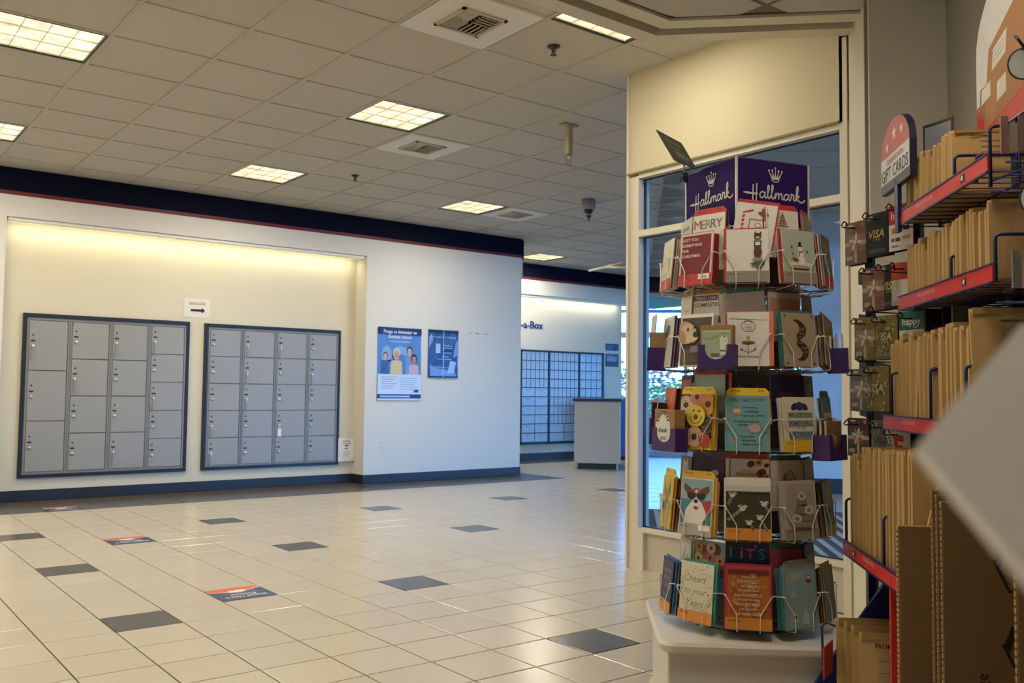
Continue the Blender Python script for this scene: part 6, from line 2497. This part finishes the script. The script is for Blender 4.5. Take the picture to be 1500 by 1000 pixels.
def visa(p, tcol, dots=None):
    def f(A):
        A.R(0, 0, 1, 1, p)
        if dots:
            for _ in range(50):
                A.E(RND.random(), RND.random(), 0.05, 0.05, dots[RND.randrange(len(dots))], 0, 8)
        A.text('VISA', *A.xy(0.46, 0.52), 0.19 * A.h, C(tcol), A.nz(), maxw=0.84 * A.w, shear=0.18, bold=0.014)
        A.Tx('GIFT CARD', 0.5, 0.38, 0.03, tcol, 0.6)
        for k in range(3):
            A.L([(0.14, 0.15 - 0.03 * k), (0.86, 0.15 - 0.03 * k)], 0.012, '#8a8a84')
        A.R(0.08, 0.86, 0.34, 0.95, '#8f9a82')
    return f


def happy(p, q):
    def f(A):
        A.R(0, 0, 1, 1, '#ddd8cc')
        A.R(0, 0.58, 1, 1, p)
        A.text('happy', *A.xy(0.5, 0.78), 0.17 * A.h, C('#e8e2d6'), A.nz(), maxw=0.86 * A.w, bold=0.014)
        A.Tx('eats', 0.66, 0.64, 0.05, '#e8e2d6', 0.4)
        A.R(0.12, 0.38, 0.36, 0.50, '#c98a2c')
        A.R(0.60, 0.42, 0.88, 0.52, '#26242a')
        A.E(0.17, 0.24, 0.07, 0.06, '#8a3a2a')
        A.R(0.28, 0.20, 0.48, 0.28, '#4a4440')
        A.Tx('AND', 0.74, 0.26, 0.09, '#b03a2a', 0.34)
        A.R(0.12, 0.08, 0.4, 0.12, '#8a8680')
    return f


def slice_(A):
    A.R(0, 0, 1, 1, '#dcd6ca')
    A.R(0, 0.6, 1, 1, '#c4402f')


def fmark(A):
    A.R(0, 0, 1, 1, '#dcd6ca')
    A.P([(0.28, 0.25), (0.72, 0.20), (0.74, 0.34), (0.48, 0.37), (0.49, 0.46), (0.70, 0.44), (0.70, 0.56), (0.5, 0.58), (0.5, 0.66), (0.76, 0.66), (0.74, 0.82), (0.30, 0.80), (0.38, 0.5)], '#c8402c')


GC = [(1254, 325, 387, '#8a6450', bow(*BRN), 'brown gift card with a ribbon bow, farthest left of the top row'),
      (1285, 312, 375, '#1d1e1f', visa('#1d1f20', GO), 'black prepaid card with gold capitals in the top row'),
      (1320, 299, 366, '#dcd6ca', happy('#c23328', 0), 'white gift card with a red happy panel in the top row'),
      (1280, 392, 455, '#8a6450', bow(*BRN), 'brown gift card with a ribbon bow in the second row'),
      (1304, 387, 452, '#1d1e1f', visa('#1d1f20', GO), 'black prepaid card with gold capitals in the second row'),
      (1324, 384, 446, '#dcd6ca', slice_, 'red and white gift card partly behind envelopes, second row'),
      (1268, 465, 527, '#8a7430', bow(*GLD), 'gold gift card with a ribbon bow in the third row'),
      (1298, 462, 526, '#8a7838', visa('#86753a', '#c9bc84', ('#9a8a4a', '#7a6a2c', '#b0a468')), 'gold dotted prepaid card in the third row'),
      (1336, 456, 520, '#dcd6ca', happy('#2f6a5a', 0), 'white gift card with a green happy panel in the third row'),
      (1262, 540, 602, '#66665f', bow(*SLV, '#8a8a84'), 'silver grey gift card with a ribbon bow in the fourth row'),
      (1286, 536, 602, '#8a7838', visa('#86753a', '#c9bc84', ('#a89a5a', '#b0704a', '#b8ac72')), 'gold and red dotted prepaid card in the fourth row'),
      (1258, 612, 665, '#3f2618', bow('#3f2618', '#55351f'), 'dark brown gift card with a bronze bow, lowest row left'),
      (1294, 616, 676, '#77776f', visa('#70716c', '#2f3030', ('#83847c', '#686962')), 'silver grey prepaid card in the lowest row'),
      (1316, 626, 680, '#dcd6ca', fmark, 'white gift card with a red folded mark in the lowest row')]
hook = MB()
hook.tube([(0.0, 0, -0.06), (0, 0, 0.075), (0.010, 0.004, 0.088), (0.012, 0.016, 0.080), (0.0, 0.016, 0.06), (-0.004, 0.006, 0.052)], 0.0024, BLACK, 5)
hkm = hook.mesh('hook')
for px, y0, y1, paper, art, lab in GC:
    top = onpanel(px, y0, 0.035)
    bot = onpanel(px, y1, 0.035)
    h = max(0.125, top.z - bot.z)
    M = facing(V((top.x, top.y, top.z - h)), GN, 0.0)
    card(M, 0.100, h, paper, lab, art, cat='gift card', name='gift_card', th=0.002)
    for k in (1, 2):
        card(M @ T((0.0015 * k, -0.001 * k, -0.010 * k)), 0.100, h, '#2a2624', ORD[k - 1] + ' spare card hanging behind the ' + ' '.join(lab.split(',')[0].split()[:9]), cat='gift card', name='gift_card', th=0.004, group='cards behind the ' + lab)
    link('hook', hkm, gw, gi @ M @ T((0, h - 0.022, -0.02)))
for px, y in ((1332, 400), (1300, 458), (1285, 530)):
    q = onpanel(px, y, 0.035)
    link('hook', hkm, gw, gi @ facing(q, GN, 0.0))
# more hanging cards in the shade between the trays
for k, (px, y, paper, lab) in enumerate(((1372, 452, '#2a1418', 'dark red card with a star in the shade under the second tray'), (1398, 450, '#1a1a1c', 'black card in the shade under the second tray'), (1412, 448, '#8f9298', 'pale grey card in the shade under the second tray'))):
    q = camP(px, y, 2.62 - 0.05 * k)
    card(facing(q - V((0, 0, 0.13)), (-0.35, -0.94), 0.0), 0.085, 0.13, paper, lab, (lambda A: A.P([(0.5 + (0.3 if i % 2 == 0 else 0.13) * math.sin(i * 0.628), 0.6 + (0.2 if i % 2 == 0 else 0.09) * math.cos(i * 0.628)) for i in range(10)], '#6a5a50')) if k == 0 else None, cat='gift card', name='gift_card')

# --- arched sign over the gift cards (faces the aisle)
AM = MR @ Matrix(((0, 0, -1, 0.80), (-1, 0, 0, 0), (0, 1, 0, 0), (0, 0, 0, 1)))      # local x = -s, y = z, normal towards -c


def arch(s0, s1, z0, zs, zt, n=14):
    """outline in local coords: flat bottom, vertical sides to zs, arched top to zt"""
    xc, hw = -(s0 + s1) / 2, (s1 - s0) / 2
    return [(-s1, z0), (-s0, z0)] + [(xc + hw * math.cos(math.pi * i / n), zs + (zt - zs) * math.sin(math.pi * i / n)) for i in range(n + 1)]


S0, S1, Z0, ZS, ZT = 2.715, 3.012, 1.742, 1.850, 1.955
b = MB()
b.prism(arch(S0, S1, Z0, ZS, ZT), -0.020, 0.0, pm('#171b33', 0.4), AM)
gs = tag(b.build('arched_sign'), 'arched red, white and navy sign reading celebrate with gift cards', 'sign')
b = MB()
b.prism(arch(S0 + 0.004, S1 - 0.004, Z0 + 0.028, ZS, ZT - 0.004), 0.0, 0.0008, pm('#d6d3cd', 0.4), AM)
b.build('white_panel', gs)
b = MB()
full = arch(S0 + 0.004, S1 - 0.004, ZS, ZS + 0.001, ZT - 0.004)
b.prism(full, 0.0008, 0.0014, pm('#c0524a', 0.45), AM)
b.build('red_arch', gs)
b = MB()
xc = -(S0 + S1) / 2


def star(b, x, y, r, m, z, M):
    b.flat([(x + (r if i % 2 == 0 else r * .4) * math.sin(i * math.pi / 5), y + (r if i % 2 == 0 else r * .4) * math.cos(i * math.pi / 5)) for i in range(10)], m, z, M)


SW = pm('#e9e2da', 0.5)
star(b, xc - 0.075, ZS + 0.028, 0.018, SW, 0.0018, AM)
star(b, xc, ZS + 0.056, 0.024, SW, 0.0018, AM)
star(b, xc + 0.075, ZS + 0.050, 0.018, SW, 0.0018, AM)
b.text('CELEBRATE WITH', xc, ZS - 0.018, 0.016, pm('#b86a62', 0.5), 0.0018, AM, maxw=0.19)
b.text('GIFT CARDS', xc, ZS - 0.054, 0.040, pm('#1d2036', 0.5), 0.0018, AM, maxw=0.272)
b.build('sign_lettering', gs)
MB().box(0.80, 2.84, 1.60, 0.812, 2.87, 1.76, RACKB, MR).build('sign_stem', gs)
b = MB()
b.box(-0.05, 0, 0, 0.05, 0.15, 0.002, pm('#8c8f94', 0.35))
fp = tag(b.build('small_frame', None, MR @ T((0.90, 2.78, 1.76)) @ ROT(math.radians(30), 4, 'Z') @ Matrix(((0, 0, -1, 0), (-1, 0, 0, 0), (0, 1, 0, 0), (0, 0, 0, 1)))), 'small grey framed card standing behind the arched sign', 'frame')
b = MB()
for x0, y0, x1, y1 in ((-0.053, -0.003, 0.053, 0.003), (-0.053, 0.147, 0.053, 0.153), (-0.053, 0, -0.047, 0.15), (0.047, 0, 0.053, 0.15)):
    b.box(x0, y0, -0.001, x1, y1, 0.004, pm('#55463a', 0.5))
b.build('frame_edge', fp)
MB().box(-0.004, -0.16, -0.002, 0.004, 0.0, 0.002, RACKB).build('stem', fp)

# --- tall arched poster over the rack
AM2 = MR @ Matrix(((0, 0, -1, 0.95), (-1, 0, 0, 0), (0, 1, 0, 0), (0, 0, 0, 1)))
b = MB()
S0, S1, Z0, ZS, ZT = 1.85, 2.622, 1.80, 2.035, 2.26
b.prism(arch(S0, S1, Z0, ZS, ZT, 20), -0.012, 0.0, pm('#1a1d2c', 0.4), AM2)
ps = tag(b.build('topper_poster'), 'arched white and red poster picturing brown mailers, upper right', 'poster')
MB().prism(arch(S0 + 0.003, S1 - 0.003, Z0 + 0.002, ZS, ZT - 0.003, 20), 0.0, 0.0008, pm('#d2cfc8', 0.4), AM2).build('white_face', ps)
b = MB()
b.flat([(-S1 + 0.003, Z0 + 0.004), (-S0 - 0.003, Z0 + 0.004), (-S0 - 0.003, 2.10), (-2.30, 1.95), (-S1 + 0.003, 1.895)], pm('#c43a30', 0.45), 0.0012, AM2)
TAN, TAN2, WL = pm('#a9794e', 0.6, var=0.05), pm('#95683f', 0.6, var=0.05), pm('#d6cfc0', 0.5)
b.flat([(-2.60, 1.86), (-2.46, 1.83), (-2.46, 1.95), (-2.59, 1.94)], TAN2, 0.0014, AM2)
b.flat([(-2.57, 1.82), (-2.10, 1.90), (-2.08, 2.13), (-2.36, 2.10), (-2.53, 2.03)], TAN, 0.0016, AM2)
b.flat([(-2.51, 1.965), (-2.42, 1.985), (-2.41, 2.045), (-2.50, 2.02)], WL, 0.0019, AM2)
b.flat([(-2.585, 1.895), (-2.52, 1.905), (-2.52, 1.945), (-2.58, 1.935)], WL, 0.0019, AM2)
b.flat([(-2.48, 1.875), (-2.42, 1.885), (-2.42, 1.935), (-2.475, 1.925)], WL, 0.0019, AM2)
for k in range(3):
    b.ribbon([(-2.50, 1.985 + 0.012 * k), (-2.43, 2.0 + 0.012 * k)], 0.003, pm('#a8a196', 0.5), 0.0022, AM2)
b.text('NEED TO MAIL?', -2.10, 2.135, 0.045, pm('#a8483e', 0.5), 0.0016, AM2)
b.build('printed_picture', ps)
b = MB()
b.box(0.952, 2.25, 1.63, 0.96, 2.28, 1.82, RACKB, MR)
b.box(0.952, 2.38, 1.63, 0.96, 2.41, 1.82, RACKB, MR)
stuff(b.build('poster_stems', ps))

# --- clear bags hanging at the right edge
BAG2 = glassm('crinkled_bag', (0.96, 0.95, 0.94), 0.08, 0.15)
for k, (px, py, dep, inner_c, lab) in enumerate(((1496, 146, 1.75, '#b58a80', 'clear hanging bag of pink paper goods with a round white tag, upper right edge'), (1514, 342, 1.70, '#8f8a84', 'clear hanging bag with a round white tag, beside the second tray'))):
    p0 = camP(px, py, dep)
    M = facing(p0, (-0.85, -0.55), 0.0)
    o = empty('hanging_bag', M=M)
    r = random.Random(k)
    vs_, fs_ = [], []
    nx, ny = 6, 8
    for sgn in (1, -1):
        for j in range(ny + 1):
            for i in range(nx + 1):
                e = 1 - (2 * i / nx - 1) ** 2
                vs_.append((0.09 * (i / nx - 0.5) * (0.75 + 0.5 * (1 - j / ny)), -0.11 + 0.17 * j / ny, sgn * (0.022 * e * (1 - (j / ny) ** 2) + 0.004 * r.random())))
    m_ = (nx + 1) * (ny + 1)
    for t_ in (0, 1):
        for j in range(ny):
            for i in range(nx):
                f = (j * (nx + 1) + i, j * (nx + 1) + i + 1, (j + 1) * (nx + 1) + i + 1, (j + 1) * (nx + 1) + i)
                fs_.append(tuple(q + t_ * m_ for q in (f if t_ == 0 else f[::-1])))
    b = MB()
    b.add(vs_, fs_, BAG2)
    b.build('clear_bag', o)
    b = MB()
    for q in range(5):
        b.box(-0.036 + 0.015 * q, -0.10, -0.008 + 0.003 * q, -0.023 + 0.015 * q, -0.03 - 0.015 * (q % 2), 0.003 + 0.002 * q, C((inner_c, '#c9b4aa', '#a88478')[q % 3]))
    stuff(b.build('bag_contents', o))
    b = MB()
    b.prism([(0.024 * math.cos(q * 0.314), 0.062 + 0.028 * math.sin(q * 0.314)) for q in range(20)], 0.022, 0.0235, pm('#f4f2ec', 0.4))
    b.tube([(0.0255 * math.cos(q * 0.314), 0.062 + 0.0295 * math.sin(q * 0.314), 0.0225) for q in range(20)], 0.0016, BLACK, 5, closed=True)
    b.build('round_white_tag', o)
    b = MB()
    b.tube([(0.0, 0.09, -0.03), (0, 0.09, 0.035), (-0.010, 0.10, 0.045), (-0.014, 0.112, 0.035)], 0.003, BLACK, 6)
    b.build('hook', o)
    tag(o, lab, 'bag')

# --- blank white card close to the lens, on a thin stand that rises outside the frame
L_ = camP(1341, 660, 0.22)
ax = (camP(1500, 474, 0.298) - L_).normalized()
ay = (camP(1500, 846, 0.178) - L_).normalized()
nn = ax.cross(ay).normalized()
b = MB()
sd = 0.105
ps_ = [L_, L_ + ay * sd, L_ + ay * sd + ax * sd, L_ + ax * sd]
b.add([tuple(p - nn * 0.0015) for p in ps_] + [tuple(p + nn * 0.0015) for p in ps_], [(3, 2, 1, 0), (4, 5, 6, 7), (0, 1, 5, 4), (1, 2, 6, 5), (2, 3, 7, 6), (3, 0, 4, 7)], pm('#efe5d4', 0.6, var=0.03))
fc = tag(b.build('blank_white_card'), 'blurred blank white card jutting in from the right edge, close to the lens', 'card')
e = L_ + ax * sd + ay * sd
b = MB()
b.tube([(e.x, e.y, 0.012), (e.x, e.y, e.z)], 0.004, STEEL, 8)
b.lathe([(0.09, 0), (0.09, 0.008), (0.01, 0.014)], STEEL, 20, T((e.x, e.y, 0)))
b.build('thin_stand', fc)
